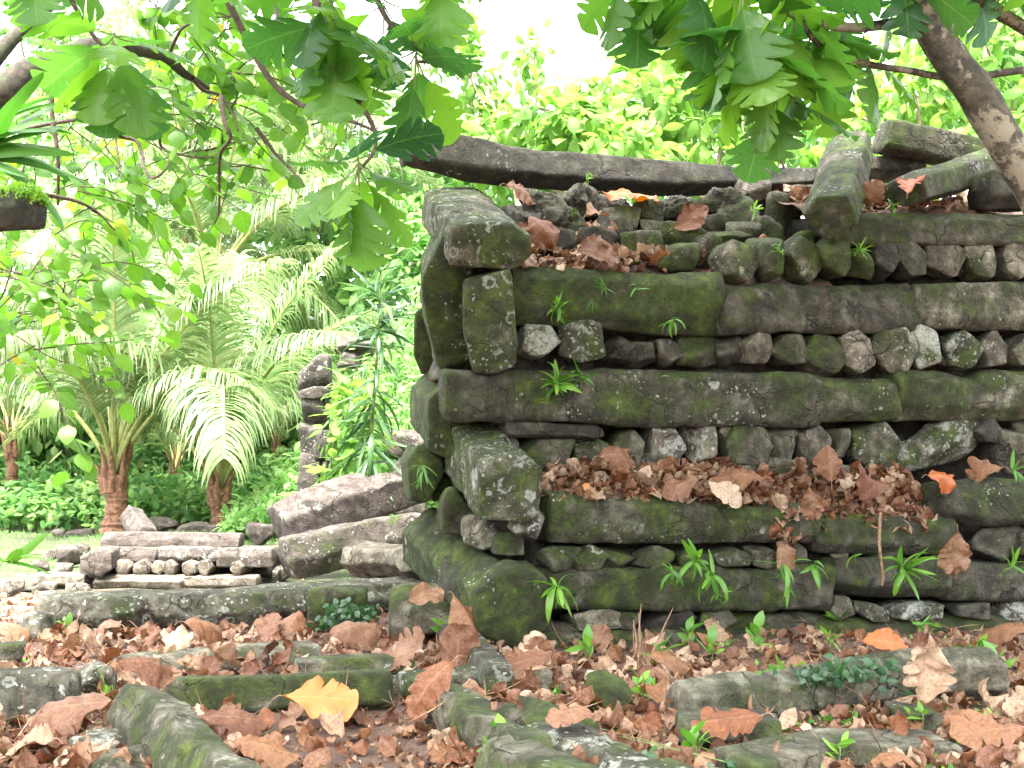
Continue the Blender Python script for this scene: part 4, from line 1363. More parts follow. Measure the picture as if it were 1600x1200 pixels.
D_(1400, 1186, 0, .34, 80, 12, 10, .35, 'dark red brown leaf at the bottom edge below the low slab', kx=.7, cup=-.5, depth=.35, z=.1)
D_(100, 1114, 0, .54, 178, 4, -42, .50, 'long smooth tan leaf arched over the litter below the dark block', kx=.8, cup=-.5, depth=.2, z=.12)
D_(372, 1126, 0, .38, 15, 8, 48, .46, 'curled red brown leaf on the dirt between mossy log and path', kx=.8, cup=-.5, depth=.3)
D_(630, 1016, 0, .46, 10, 20, 50, .62, 'light tan deeply lobed leaf with lobes curling up beside the squat block', kx=-.9, cup=.5, depth=.75, z=.18)
D_(420, 976, 0, .30, 85, 60, 0, .48, 'upright brown leaf leaning on the long speckled log', kx=.6, cup=.4, depth=.3, z=.16)
D_(458, 972, 0, .30, 60, 50, 30, .40, 'brown folded leaf leaning beside an upright one against the speckled log', kx=.6, cup=-.6, depth=.3, z=.16)
D_(325, 985, 0, .44, 20, 6, 55, .40, 'dark topped curled brown leaf in the middle of the leaf drift', kx=1.5, cup=-.8, depth=.3, z=.12)
D_(165, 982, 0, .40, 150, 8, -45, .52, 'crinkled pinkish brown leaf in the drift below the speckled log', kx=.9, cup=-.6, depth=.3, z=.12)
D_(110, 952, 0, .38, 120, 40, -30, .34, 'red brown leaf standing at the end of the long speckled log', kx=1.2, cup=.6, depth=.35, z=.16)
D_(235, 1044, 0, .38, 20, 12, 50, .44, 'folded brown leaf lying over the head of the slanting mossy log', kx=1.3, cup=-.8, depth=.25, z=.34)
D_(560, 984, 0, .44, 10, 20, 55, .50, 'large tan and red brown leaf below the creeper covered block', kx=.7, cup=-.5, depth=.35, z=.14)
D_(812, 1036, 0, .42, 200, 0, -35, .42, 'big flat red brown leaf at the foot of the wall corner boulder', kx=.4, cup=.2, depth=.5, z=.1)
D_(716, 1012, 0, .40, 75, 68, 20, .50, 'tall brown leaf standing upright on its stalk beside the dark tilted slab', kx=-.6, fold=.8, cup=0, depth=.1, z=.2)
D_(728, 968, 0, .40, 310, -25, 20, .38, 'rusty folded leaf wedged between boulder and tilted slab', kx=1.0, fold=.7, depth=.2, z=.26)
D_(668, 928, 0, .34, 40, 20, 40, .55, 'orange brown leaf lying on the pale top of the squat block', kx=.4, cup=.2, depth=.05, z=.42)
D_(300, 1036, 0, .2, 20, 5, 40, .55, 'small tan leaf tip beside the slanting mossy log', kx=.8, depth=.1, z=.1, stalk=False)
D_(886, 1118, 0, .26, 185, 2, -35, .62, 'tan oak like leaf on a mossy log in front of the wall', kx=.4, depth=.4, z=.22)
D_(1050, 1032, 0, .34, 15, 6, 50, .36, 'rusty leaf at the wall foot beside the dry stalk', kx=.9, cup=-.5, depth=.2, z=.1)
D_(1390, 1004, 0, .36, 10, 2, 50, .30, 'bright orange leaf behind the long curved log', kx=.4, depth=.2, m_=GOLD, z=.26)
D_(1450, 1050, 0, .40, 100, -50, 10, .85, 'pale brown shrivelled leaf draped over the long curved log', kx=1.4, fold=.6, ripple=.2, depth=.3, z=.3)
D_(1560, 990, 0, .40, 160, 6, -40, .40, 'reddish leaf behind the end of the long curved log', kx=.8, cup=-.5, depth=.3, z=.2)
D_(1110, 1002, 0, .36, 30, 8, 40, .34, 'dark brown leaf heaped at the wall foot above the curved log', kx=1.2, cup=-.5, depth=.3, z=.12)
D_(24, 985, 0, .40, 30, 10, 45, .55, 'pinkish tan leaf in the drift at the picture edge', kx=1.0, cup=-.6, depth=.3, z=.1)
D_(40, 1160, 0, .36, 160, 5, -40, .78, 'pale leaf in the litter at the picture edge', kx=.8, cup=.4, depth=.3, z=.1)
D_(420, 1172, 0, .34, 350, 5, 40, .36, 'dark red leaf lying on bare dirt near the slanting log', kx=.8, cup=-.3, depth=.3)
D_(745, 1000, 0, .34, 60, 40, 10, .58, 'pale brown twisted leaf tucked under the boulder', kx=1.4, fold=.5, depth=.3, z=.12)
D_(820, 1066, 0, .28, 20, 10, 40, .70, 'light tan leaf below the flat red brown one at the wall foot', kx=1.0, depth=.3)
D_(250, 1076, 0, .3, 200, 10, -30, .58, 'tan leaf in the hollow behind the slanting mossy log', kx=.8, depth=.3, z=.1)

# dry stalks and twigs
def stick(pts, r, label, name='fallen_twig', cat='twig', m_=STRAW):
    V, Q = tube(pts, r, 6, .003, 3)
    return tag(obj(name, V, Q, m_), label, cat)

stick([G(1395, 1096, .05), G(1440, 1086, .08), G(1545, 1070, .06)], .011, 'bare grey twig lying in front of the long curved log')
stick([P(1376, 800, 9.9), P(1374, 850, 9.88), P(1380, 900, 9.9), P(1378, 915, 9.92)], .012, 'dry brown vine hanging down the lower face of the wall', 'hanging_vine', 'vine')
stick([G(640, 1130, .05), G(690, 1100, .16), G(735, 1062, .2)], .006, 'thin stalk resting against the mossy log with the lichen disc')
stick([G(1075, 1085, .02), G(1050, 1060, .05), G(1030, 1030, .10)], .010, 'leaning dry stick at the foot of the wall beside the stump')
sp = []
rr = np.random.default_rng(77)
b = G(1003, 1048)
for i in range(12):
    t = b + np.array([rr.normal() * .06, rr.normal() * .04, rr.uniform(.12, .46)])
    sp.append(tube([b + rr.normal(size=3) * [.05, .04, 0], (b + t) / 2 + rr.normal(size=3) * .015, t], [.010, .008, .003], 5))
V, Q = merge(sp)
tag(obj('dry_plant_stump', V, Q, STRAW), 'dead dry stalks of a plant standing at the foot of the wall', 'plant')

# ------------------------------------------------------------------ ferns and small plants on the wall
def plant(px, py, d, n, size, label, templates=T_STRAP, m_=FERN, spread=.9, up=.5, seed=0, face=None, hue=(.2, .9), name='fern', cat='fern', stem=0.0, ground=False, group='small ferns on the wall'):
    r = np.random.default_rng(seed + int(px * 7 + py))
    n = int(n * 1.35)
    c = G(px, py, .02) if ground else P(px, py, d)
    out = np.array([0, -1.0, .2]) if face is None else np.asarray(face, float)
    dd = nrm(r.normal(size=(n, 3)) * spread * [1, .5, 1] + out * .55 + Z * up)
    pos = np.repeat(c[None], n, 0) + r.normal(size=(n, 3)) * .012 + Z * stem * r.uniform(0, 1, (n, 1))
    S = scatter(templates, pos, dd, np.tile(Z + out * .3, (n, 1)) + r.normal(size=(n, 3)) * .3, size * .82 * r.uniform(.4, 1.1, n), r, r.uniform(hue[0] * .6, hue[1] * .85, n), .3)
    o = obj(name, S[0], S[1], m_, st=S[2])
    if stem:
        V, Q = tube([c - Z * .03, c + Z * stem * .6 + [.01, 0, 0], c + Z * stem], [.005, .004, .002], 5)
        obj('stem', V, Q, STEM, o)
    return tag(o, label, cat, group)

plant(870, 480, 10.2, 18, .20, 'bright rosette fern on the first upper log by the corner stone', hue=(.4, 1))
plant(872, 602, 10.2, 22, .30, 'full bright green rosette fern on the long second log', hue=(.35, 1))
plant(905, 590, 10.2, 7, .28, 'darker strap leaves beside the full rosette on the second log', up=.3, face=(.8, -.6, 0), hue=(0, .4))
plant(870, 918, 9.45, 11, .36, 'single star shaped fern with long strap leaves on the corner boulder', up=-.25, hue=(.4, .9))
plant(1085, 876, 9.75, 11, .34, 'broad strap fern tucked under the ledge front log', up=.2, hue=(.3, .9))
plant(1112, 898, 9.7, 9, .34, 'strap fern with leaves spreading sideways below the ledge log', up=.05, face=(.5, -.8, 0), hue=(.4, .9))
plant(1050, 892, 9.7, 6, .24, 'small dark fern just beside the broad strap fern', up=-.3, hue=(.1, .5))
plant(1122, 928, 9.7, 5, .14, 'tiny fern low on the log under the broad strap fern', up=-.3)
plant(1225, 884, 9.8, 8, .42, 'fern with long drooping pointed fingers on the lower log', up=-.75, hue=(.3, .7), templates=T_LANCE + T_STRAP)
plant(1272, 880, 9.8, 6, .30, 'smaller drooping fern next to the long fingered one', up=-.6, face=(.6, -.7, 0), hue=(.3, .7))
plant(1410, 888, 9.9, 14, .40, 'large leafy fern around the hanging dry vine', up=.15, face=(.35, -.8, .2), hue=(.3, .8))
plant(1335, 868, 9.9, 3, .16, 'two small leaves on the lower log beside the large leafy fern', up=.0)
plant(1580, 884, 10.2, 6, .26, 'little fern on the lower log at the picture edge', up=.1, face=(.3, -.8, .1))
plant(1585, 735, 10.4, 8, .22, 'small fern on the end stone of the ledge at the picture edge', up=.1, hue=(.3, .7))
plant(1052, 500, 10.3, 7, .22, 'trailing plant hanging off the end of the first upper log', up=-.8, hue=(.3, .8))
plant(940, 455, 10.3, 12, .16, 'sparse small leaved sprig on the first upper log', up=.3, spread=1.4, hue=(.0, .5), templates=T_LANCE, stem=.12)
plant(925, 470, 10.25, 10, .14, 'second sparse sprig just under the first on the upper log', up=-.1, spread=1.4, hue=(.0, .5), templates=T_LANCE)
plant(994, 448, 10.3, 5, .14, 'pair of upright leaves at the top of the first upper log', up=.6, hue=(.2, .6))
plant(1342, 392, 10.6, 26, .16, 'feathery bright fern on the small stones below the tilted log', up=.3, spread=1.2, templates=T_LANCE, hue=(.5, 1))
plant(1218, 392, 10.5, 7, .14, 'small fern between stub stones in the top row', hue=(.3, .8))
plant(1180, 328, 11.0, 9, .14, 'small pale green seedling in the rubble near the pink slab', up=.5, hue=(.6, 1))
plant(918, 285, 11.55, 8, .10, 'tiny seedling sprouting under the capping log', up=.6, hue=(.7, 1), stem=.08)
plant(1394, 324, 10.9, 9, .13, 'dark little fern on the top log under the orange leaf', up=.1, hue=(.1, .5))
plant(695, 590, 11.0, 0 + 8, .16, 'fern low on the mossy side face of the wall', up=-.4, face=(-.6, -.6, 0), hue=(.1, .5))
plant(660, 728, 10.5, 16, .26, 'fine drooping fern in the shadowed side of the wall corner', up=-.8, face=(-.3, -.8, 0), templates=T_LANCE, hue=(.2, .6), spread=.5)
plant(800, 925, 9.4, 5, .08, 'tiny leaves on the face of the corner boulder', hue=(.4, .8))
gs = [(362, 1042 - 5, .2, 'x'), ]
GP = 'seedlings at the foot of the wall'
for (x, y, sz, n, lb) in [(920, 1032, .20, 9, 'young plant with narrow leaves at the wall foot below the ledge'), (1030, 1036, .18, 9, 'pale seedling close beside the dry stalks'), (1075, 1010, .22, 10, 'pointed leaved seedling against the lowest log'), (1112, 1028, .18, 8, 'low bright seedling between two others at the wall foot'), (1180, 1012, .22, 10, 'spreading seedling where the curved log begins'), (1312, 985, .24, 11, 'tall narrow seedling climbing the lowest log'), (1296, 1010, .16, 7, 'short seedling under the tall narrow one'), (1440, 996, .20, 9, 'seedling just behind the middle of the curved log'), (1395, 1072, .20, 10, 'seedling in front of the curved log by the bare twig'), (1525, 1036, .22, 11, 'seedling by the rounded end of the curved log'), (1555, 1062, .20, 10, 'seedling a little in front of the curved log end'), (1520, 1090, .16, 9, 'small weed behind the very large reddish leaf'), (1220, 1082, .22, 12, 'weed below the creeper on the curved log'), (1250, 1090, .22, 12, 'second weed below the creeper'), (700, 1004, .20, 8, 'dark seedling beside the dark tilted slab'), (730, 1032, .16, 5, 'narrow leaf plant behind the orange draped leaf'), (1000, 1092, .18, 9, 'bright weed beside the pointed mossy stone'), (950, 1100, .12, 7, 'little weed in front of the pointed mossy stone'), (1085, 1182, .16, 10, 'bright weed near the bottom edge below the purplish leaf'), (870, 1095, .14, 7, 'weed in litter left of the pointed mossy stone'), (212, 1152, .20, 12, 'bright green weed tucked under the slanting mossy log'), (168, 1096, .16, 7, 'pale weed under the rounded lichen capped block'), (1440, 1136, .14, 8, 'weed by the small grey angular stone'), (1310, 1190, .14, 8, 'weed at the bottom edge below the low slab'), (540, 892, .26, 14, 'bright leafy plant behind the long speckled log'), (515, 826, .34, 16, 'bright leafy plant between the two pinkish logs'), (105, 990, .14, 7, 'small green sprout in the leaf drift'), (780, 1190, .18, 14, 'small leafy weed by the mossy logs at the bottom edge')]:
    plant(x, y, 0, n, sz, lb, up=1.0, spread=.8, ground=True, face=(0, -.3, .4), hue=(.35, 1), templates=[T_BUSH[0], T_BUSH[1], T_LANCE[1]], stem=sz * .6, name='seedling', cat='plant', group=GP)
plant(5, 880, 6.5, 9, .34, 'bright pointed leaves reaching in at the picture edge by the lawn', up=.6, face=(1.0, -.2, .2), templates=T_LANCE + T_STRAP, name='leafy_plant', cat='plant', group=None)

# creeping plants
def creeper(pts, n, size, spread, label, seed):
    r = np.random.default_rng(seed)
    pts = np.asarray(pts)
    i = r.integers(0, len(pts), n)
    p = pts[i] + r.normal(size=(n, 3)) * spread
    d = r.normal(size=(n, 3)) * [1, .4, .7] - [0, 0, .5]
    S = scatter(T_CREEP, p, d, np.tile([0, -.9, .6], (n, 1)) + r.normal(size=(n, 3)) * .35, size * r.uniform(.6, 1.2, n), r, np.clip(r.normal(.45, .25, n), 0, 1))
    o = obj('creeper', S[0], S[1], CREEP, st=S[2])
    V, Q = merge([tube([pts[j], (pts[j] + pts[(j * 3 + 2) % len(pts)]) / 2, pts[(j * 3 + 2) % len(pts)]], .003, 4) for j in range(len(pts))])
    obj('runner', V, Q, STEM, o)
    return tag(o, label, 'creeper')

cp = []
for (x, y, zt) in [(1165, 1066, .12), (1200, 1062, .18), (1235, 1055, .2), (1262, 1050, .24), (1295, 1050, .24), (1325, 1048, .22), (1350, 1050, .2), (1372, 1060, .14), (1290, 1072, .10), (1330, 1072, .10), (1250, 1076, .08), (1365, 1080, .06), (1310, 1036, .32), (1345, 1034, .32)]:
    q = G(x, y, zt) - np.array([0, .10, 0])
    cp.append(q)
creeper(cp, 330, .062, [.07, .02, .03], 'dark leaved creeper hanging down the long curved log', 1)
cp = [G(x, y, zt) - np.array([0, .05, 0]) for (x, y, zt) in [(528, 950, .24), (545, 945, .26), (560, 950, .22), (575, 955, .18), (535, 962, .16), (555, 968, .12), (515, 968, .1)]]
creeper(cp, 170, .07, [.06, .04, .03], 'small dark creeper over the mossy block by the speckled log', 2)
cp = [G(x, y, .06) for (x, y) in [(838, 1112), (850, 1122), (1140, 1192), (830, 1130), (955, 1180), (1000, 1190), (870, 1140)]]
creeper(cp, 70, .07, [.06, .06, .01], 'thin creeper with round leaves between the mossy logs', 3)

# low weeds and grass on the ground
def weeds(name, pts, n_each, size, m_, T_, r, up=1.0):
    p = np.repeat(pts, n_each, 0) + r.normal(size=(len(pts) * n_each, 3)) * [.03, .03, .004]
    n = len(p)
    d = nrm(r.normal(size=(n, 3)) * .7 + [0, -.1, up])
    S = scatter(T_, p, d, np.tile([0, -.6, .7], (n, 1)) + r.normal(size=(n, 3)) * .4, size * r.uniform(.4, 1.2, n), r)
    o = obj(name, S[0], S[1], m_, st=S[2])
    o['kind'] = 'stuff'
    return o

def dens_weed(px, py, p):
    d = np.zeros(len(px))
    d[(px > 980) & (py > 1060)] = .9
    d[(px > 700) & (px <= 980) & (py > 1040)] = .25
    d[(px > 1100) & (py < 1060)] = .35
    d[(px < 300) & (py > 950)] = .07
    n_ = vnoise(p * 2.2, 77)
    d = d * np.clip(.5 + 1.6 * n_, 0, 1)
    d[behind_wall(p)] = 0
    return d

pw = in_frame(1500, 985, 1215, rng, dens_weed)
weeds('weeds', pw, 7, .075, FERN, [T_BUSH[0], T_BUSH[2], T_CREEP[0], T_LANCE[0]], rng, .5)
r2 = np.random.default_rng(91)
n = 5200
pg = np.stack([r2.uniform(-9.5, -.5, n), r2.uniform(13.5, 27, n), np.zeros(n)], 1)
pg = pg[(vnoise(pg * .8, 5) + r2.uniform(-.4, .6, n)) > -.1]
pg[:, 2] = ground_z(pg[:, 0], pg[:, 1])
weeds('grass', pg, 9, .075, UNDER, [T_LANCE[0], T_LANCE[1], T_LANCE[2]], r2)

# ------------------------------------------------------------------ undergrowth behind the lawn
r = np.random.default_rng(120)
n = 5200
up_ = np.stack([r.uniform(-15, 14, n), r.uniform(24.5, 36, n), np.zeros(n)], 1)
hh = .30 + 1.5 * np.clip((up_[:, 1] - 24.5) / 9, 0, 1) ** .9
up_[:, 2] = hh * r.uniform(.1, 1.0, n) * (1 + .35 * vnoise(up_ * .9, 6))
L = leaf_sprays(up_, nrm(r.normal(size=(n, 3)) * [1, 1, .3] + [0, -.4, .6]), 9, .26, T_BUSH, r, spread=.7, droop=.1)
o = obj('undergrowth', L[0], L[1], UNDER, st=L[2]); o['kind'] = 'stuff'
# sunlit tangle between the ruin and the wall corner
n = 3000
q = np.stack([r.uniform(-4.8, 1.5, n), r.uniform(20.2, 26, n), np.zeros(n)], 1)
q[:, 2] = r.uniform(.0, 1, n) * (.7 + 3.6 * np.clip((q[:, 0] + 4.4) / 2.6, 0, 1)) * np.clip((q[:, 1] - 18.5) / 4, .3, 1) * (1 + .4 * vnoise(q * 1.1, 8))
L = leaf_sprays(q, nrm(r.normal(size=(n, 3)) + [0, -.4, .6]), 9, .19, T_BUSH + T_LANCE[:2], r, spread=.9, droop=.2, rndlo=.2, rndhi=1.0)
o = obj('undergrowth', L[0], L[1], FOREST, st=L[2]); o['kind'] = 'stuff'

# ------------------------------------------------------------------ coconut palms
GPALM = 'coconut palms on the lawn'
def ring(n, e0s, e1s, a0, seed, f=(.85, 1.1)):
    rr = random.Random(seed)
    return [(a0 + i * 137.5 + rr.uniform(-12, 12), e0s[0] + (e0s[1] - e0s[0]) * i / max(n - 1, 1) + rr.uniform(-4, 4), e1s[0] + (e1s[1] - e1s[0]) * i / max(n - 1, 1) + rr.uniform(-6, 6), rr.uniform(*f)) for i in range(n)]

b = G(182, 826)
palm('young coconut palm with stout ringed trunk beside the low ruined platform', b, P(178, 742, b[1]), .26, 5.6, ring(12, (88, 56), (62, -55), 20, 1), 1, GPALM)
b = G(346, 818)
palm('second young coconut palm, its arching fronds spread over the platform end', b, P(342, 765, b[1]), .24, 6.0, ring(13, (88, 54), (62, -60), 75, 2), 2, GPALM)
b = G(12, 800)
palm('young coconut palm with slim brown trunk at the picture edge', b, P(18, 690, b[1]), .17, 4.0, ring(10, (80, 40), (10, -80), 10, 3), 3, GPALM)
b = G(278, 800)
palm('thin green stemmed palm sapling between the two young palms', b, P(274, 735, b[1]), .10, 2.6, ring(6, (84, 60), (30, -40), 50, 4), 4, GPALM)
b = G(418, 790)
palm('small dark stemmed palm with drooping fronds near the broken pillar', b, P(432, 690, b[1]), .10, 2.7, ring(9, (80, 35), (0, -80), 110, 5), 5, GPALM)
b = np.array([-7.6, 31.0, 0])
palm('tall coconut palm standing behind the two young ones', b, P(335, 440, 31), .24, 6.0, ring(20, (85, 5), (25, -85), 30, 6), 6, 'tall coconut palms in the forest')
b = np.array([-10.5, 36.0, 0])
palm('tallest coconut palm, crown high in the forest behind', b, P(290, 250, 36), .25, 6.0, ring(20, (85, 0), (20, -85), 65, 7), 7, 'tall coconut palms in the forest')
b = np.array([-5.2, 38.0, 0])
palm('tall coconut palm deep in the forest beside the hanging breadfruit leaves', b, P(500, 270, 38), .25, 6.0, ring(18, (80, 0), (10, -85), 5, 8), 8, 'tall coconut palms in the forest')
b = np.array([-13.5, 34.0, 0])
palm('tall coconut palm in the forest towards the picture edge', b, P(90, 470, 34), .25, 5.5, ring(16, (80, 0), (10, -85), 45, 9), 9, 'tall coconut palms in the forest')

# banana-like broad leaf plant between the palms
b = G(150, 800) + np.array([0, 3.2, 0])
ban = empty('banana_plant', b, 'broad upright banana leaf plant behind the first young palm', 'plant')
V, Q = tube([b, b + Z * 1.6, b + Z * 2.8], [.13, .11, .06], 10, .01, 2)
obj('stem', V, Q, STEM, ban)
for (dx, dy, el, ln, rn) in [(.10, -.1, 80, 3.0, .8), (.5, .3, 62, 2.2, .6), (-.5, -.2, 55, 2.0, .5), (.2, -.6, 45, 1.8, .4)]:
    Vt, Qt, St = ovleaf(3, 26, .14, .45, .5, .35, 3, .01)
    d_ = nrm([dx * math.cos(R(el)) * 2, dy * math.cos(R(el)) * 2, math.sin(R(el))])
    M = frames(d_[None], np.array([[0, -1.0, .3]]))[0]
    St[:, 2] = rn
    obj('leaf', Vt * ln @ M + b + Z * 2.5, Qt, FERN, ban, st=St)

# ------------------------------------------------------------------ the tall thin plant by the corner
D2 = 15.6
b = P(582, 838, D2)
b[2] = 0
tp = empty('tall_plant', b, 'tall thin plant with a straight stem and narrow drooping leaves beside the wall corner', 'plant')
top = P(597, 380, D2)
path = [b, P(580, 700, D2), P(590, 540, D2), top]
V, Q = tube(path, [.028, .022, .018, .008], 8, .002, 4)
obj('stem', V, Q, STEM, tp)
r = np.random.default_rng(133)
n = 165
f = r.uniform(.10, 1.0, n) ** .8
pp = np.stack([np.interp(f * 3, np.arange(4), np.array(path)[:, i]) for i in range(3)], 1)
az = r.uniform(0, 2 * PI, n)
el = np.interp(f, [0, .5, .9, 1], [-.35, -.05, .45, 1.2]) + r.normal(0, .25, n)
d = np.stack([np.cos(az) * np.cos(el), np.sin(az) * np.cos(el), np.sin(el)], 1)
S = scatter(T_LANCE, pp, d, np.tile(Z, (n, 1)) + r.normal(size=(n, 3)) * .2, np.interp(f, [0, .3, .85, 1], [.45, .68, .55, .32]) * r.uniform(.8, 1.2, n), r, np.clip(r.normal(.4, .25, n), 0, 1))
obj('foliage', S[0], S[1], LANCE, tp, st=S[2])
# tuft of long grass at its foot
r = np.random.default_rng(134)
c = G(628, 842)
n = 60
d = nrm(r.normal(size=(n, 3)) * [1, .6, .5] + [-.4, -.4, .7])
S = scatter(T_LANCE[1:], c + r.normal(size=(n, 3)) * [.2, .12, .03], d, np.tile(Z, (n, 1)), r.uniform(.4, .9, n), r, np.clip(r.normal(.8, .2, n), 0, 1))
tag(obj('grass_tuft', S[0], S[1], FERN, st=S[2]), 'tuft of long arching pale grass between fallen logs and wall corner', 'grass')
# bright shrub by the broken pillar
r = np.random.default_rng(135)
b = P(540, 800, 18.6) * [1, 1, 0]
tree('shrub', 'bright yellow green shrub growing against the broken pillar', 'shrub', b, b + Z * .6, [(P(552, 680, b[1]), (.36, .4, .75)), (P(548, 740, b[1]), (.36, .4, .4)), (P(550, 610, b[1]), (.28, .4, .5))], 80, 8, .24, BUSH, [T_LANCE[0], T_BUSH[0], T_BUSH[1]], TWIG, .03, 136, hue=(.3, .9))

# ------------------------------------------------------------------ breadfruit trees
def whorl(tip, axis_, n, size, r, spread=1.0, droop=.45):
    """A rosette of big lobed leaves round a branch tip, the outer ones hanging."""
    a = np.arange(n) * 2.4 + r.uniform(0, 6)
    el = np.interp(np.arange(n), [0, max(n - 1, 1)], [.35, -1.25]) * (.6 + droop) + r.normal(0, .16, n)
    out = np.stack([np.cos(a), np.sin(a), np.zeros(n)], 1)
    d = out * np.cos(el)[:, None] * spread + Z * np.sin(el)[:, None] + nrm(axis_) * [.25, .25, .05]
    d = nrm(d)
    pos = tip + d * .10 + Z * np.linspace(.04, -.10, n)[:, None] + r.normal(size=(n, 3)) * .015
    PET.append([(tip + Z * zz, p_) for zz, p_ in zip(np.linspace(.03, -.03, n), pos)])
    nn = out * np.clip(-np.sin(el), 0, 1)[:, None] * 1.2 + Z * np.clip(np.cos(el), .15, 1)[:, None] + r.normal(size=(n, 3)) * .22
    return pos, d, nn, size * r.uniform(.75, 1.1, n)


PET = []


def crown_from(whorls, r, name, parent, templates=T_BREAD, hue=(.1, .9)):
    pos, d, nn, sz = [np.concatenate(x) for x in zip(*whorls)]
    S = scatter(templates, pos, d, nn, sz, r, np.clip(r.normal(.6, .28, len(pos)), hue[0], hue[1]), .3)
    if templates is T_BREAD:
        for pw in PET:
            q = merge([tube([a_, (a_ + b_) / 2 - Z * .008, b_], [.006, .005, .004], 5, sub=2) for a_, b_ in pw])
            obj('leaf_stalk', q[0], q[1], STEM, parent)
    PET.clear()
    return obj(name, S[0], S[1], BREAD, parent, st=S[2])


r = np.random.default_rng(140)
b = np.array([4.9, 7.4, 0])
BT = empty('breadfruit_tree', b, 'leaning breadfruit tree with pale blotched trunk crossing in front of the wall top', 'tree')
tr = [b - Z * .1, np.array([4.25, 7.3, 1.4]), P(1700, 440, 7.15), P(1600, 268, 7.05), P(1520, 140, 7.0), P(1425, 0, 7.0), P(1370, -130, 6.9), P(1250, -420, 6.6), P(1050, -760, 6.4)]
V, Q = tube(tr, [.19, .15, .125, .112, .105, .098, .09, .07, .05], 14, .012, 5, sub=8)
obj('trunk', V, Q, BARK, BT)
def branch(pts, radii, parent, m_=BARK, name='branch'):
    V, Q = tube(pts, radii, 8, .004, len(pts), sub=6)
    return obj(name, V, Q, m_, parent)

branch([P(1412, 33, 7.0), P(1330, 43, 6.8), P(1260, 30, 6.6), P(1195, 2, 6.5), P(1120, -40, 6.4)], [.032, .028, .024, .02, .016], BT)
branch([P(1660, 98, 7.3), P(1590, 110, 7.25), P(1500, 121, 7.2), P(1400, 108, 7.05), P(1310, 88, 6.8), P(1268, 58, 6.6), P(1258, 28, 6.6)], [.024, .023, .021, .020, .018, .016, .014], BT)
branch([P(1225, 262, 6.9), P(1212, 215, 6.85), P(1205, 150, 6.7), P(1215, 90, 6.65)], [.008, .011, .013, .016], BT)
branch([P(1478, 58, 7.0), P(1490, 20, 7.0), P(1510, -40, 7.1)], [.026, .022, .02], BT)
branch([P(1500, -30, 7.2), P(1560, 18, 7.3), P(1640, 70, 7.4), P(1800, 180, 7.6)], [.045, .043, .04, .035], BT)
wh = []
for (x, y, d_, n_, sz) in [(1000, -80, 6.7, 7, .42), (1080, -62, 6.5, 7, .44), (1160, -25, 6.4, 7, .46), (1240, 0, 6.6, 7, .46), (1310, -10, 6.9, 6, .44), (1180, 60, 6.5, 8, .46), (1265, 70, 6.9, 7, .44), (1215, 125, 6.85, 7, .42), (1350, 60, 7.1, 6, .40), (1410, -60, 6.9, 6, .42), (1500, -80, 7.3, 6, .40), (1590, -95, 7.3, 6, .40), (1120, 10, 6.9, 6, .42)]:
    wh.append(whorl(P(x, y, d_), np.array([0, 0, -1.0]), n_, sz, r, 1, .34))
crown_from(wh, r, 'crown', BT)
# the upper crown above the frame, which shades the wall and the ground before it
wh = []
i = 0
while i < 320:
    x, y = r.uniform(-5.5, 7.5), r.uniform(1.5, 10.3)
    if y > 4.6 and x < -2.8:
        continue
    i += 1
    wh.append(whorl(np.array([x, y, r.uniform(7.2, 9.2)]), np.array([r.normal() * .4, r.normal() * .4, .8]), 8, .66, r, 1.0, .0))
crown_from(wh, r, 'crown', BT, T_BREADLO)
for i in range(16):
    e = np.array([r.uniform(-4, 7), r.uniform(2, 9.5), r.uniform(7.4, 8.6)])
    s_ = np.array(tr[6]) if e[0] > 0 else np.array(tr[8])
    branch([s_, (s_ + e) / 2 + Z * .5, e], [.05, .035, .012], BT)

# the branches that hang in from above the path
r = np.random.default_rng(150)
b = np.array([-6.2, 5.2, 0])
HB = empty('breadfruit_tree', b, 'breadfruit tree whose thin branches hang down with dark leaf bunches over the path', 'tree')
V, Q = tube([b - Z * .1, b + [.3, .4, 2.5], b + [1.2, .9, 4.8], np.array([-3.0, 6.8, 6.2]), np.array([-1.4, 7.2, 6.4]), np.array([.4, 7.3, 6.2])], [.24, .2, .16, .12, .08, .04], 12, .012, 8, sub=8)
obj('trunk', V, Q, BARK, HB)
h0 = np.array([-1.5, 7.2, 6.4])
branch([h0, P(470, -120, 7.1), P(492, 0, 7.05), P(520, 62, 7.0), P(545, 130, 7.0), P(580, 192, 7.0), P(586, 232, 7.0), P(564, 264, 7.0)], [.05, .03, .024, .020, .017, .014, .011, .009], HB, TWIG)
branch([np.array([-1.0, 7.2, 6.4]), P(560, -110, 7.3), P(590, 0, 7.3), P(622, 52, 7.3), P(666, 84, 7.3), P(678, 96, 7.3), P(652, 96, 7.25)], [.045, .026, .019, .017, .015, .013, .010], HB, TWIG)
branch([np.array([-2.8, 6.8, 6.2]), P(85, -100, 7.0), P(113, 0, 7.0), P(150, 60, 7.0), P(175, 78, 7.0)], [.05, .022, .014, .012, .010], HB, TWIG)
branch([h0, P(300, -110, 8.2), P(350, -10, 8.3), P(385, 60, 8.4), P(420, 122, 8.4), P(470, 163, 8.4), P(540, 186, 8.3), P(592, 206, 8.2)], [.05, .03, .026, .024, .022, .020, .016, .008], HB, TWIG)
wh = []
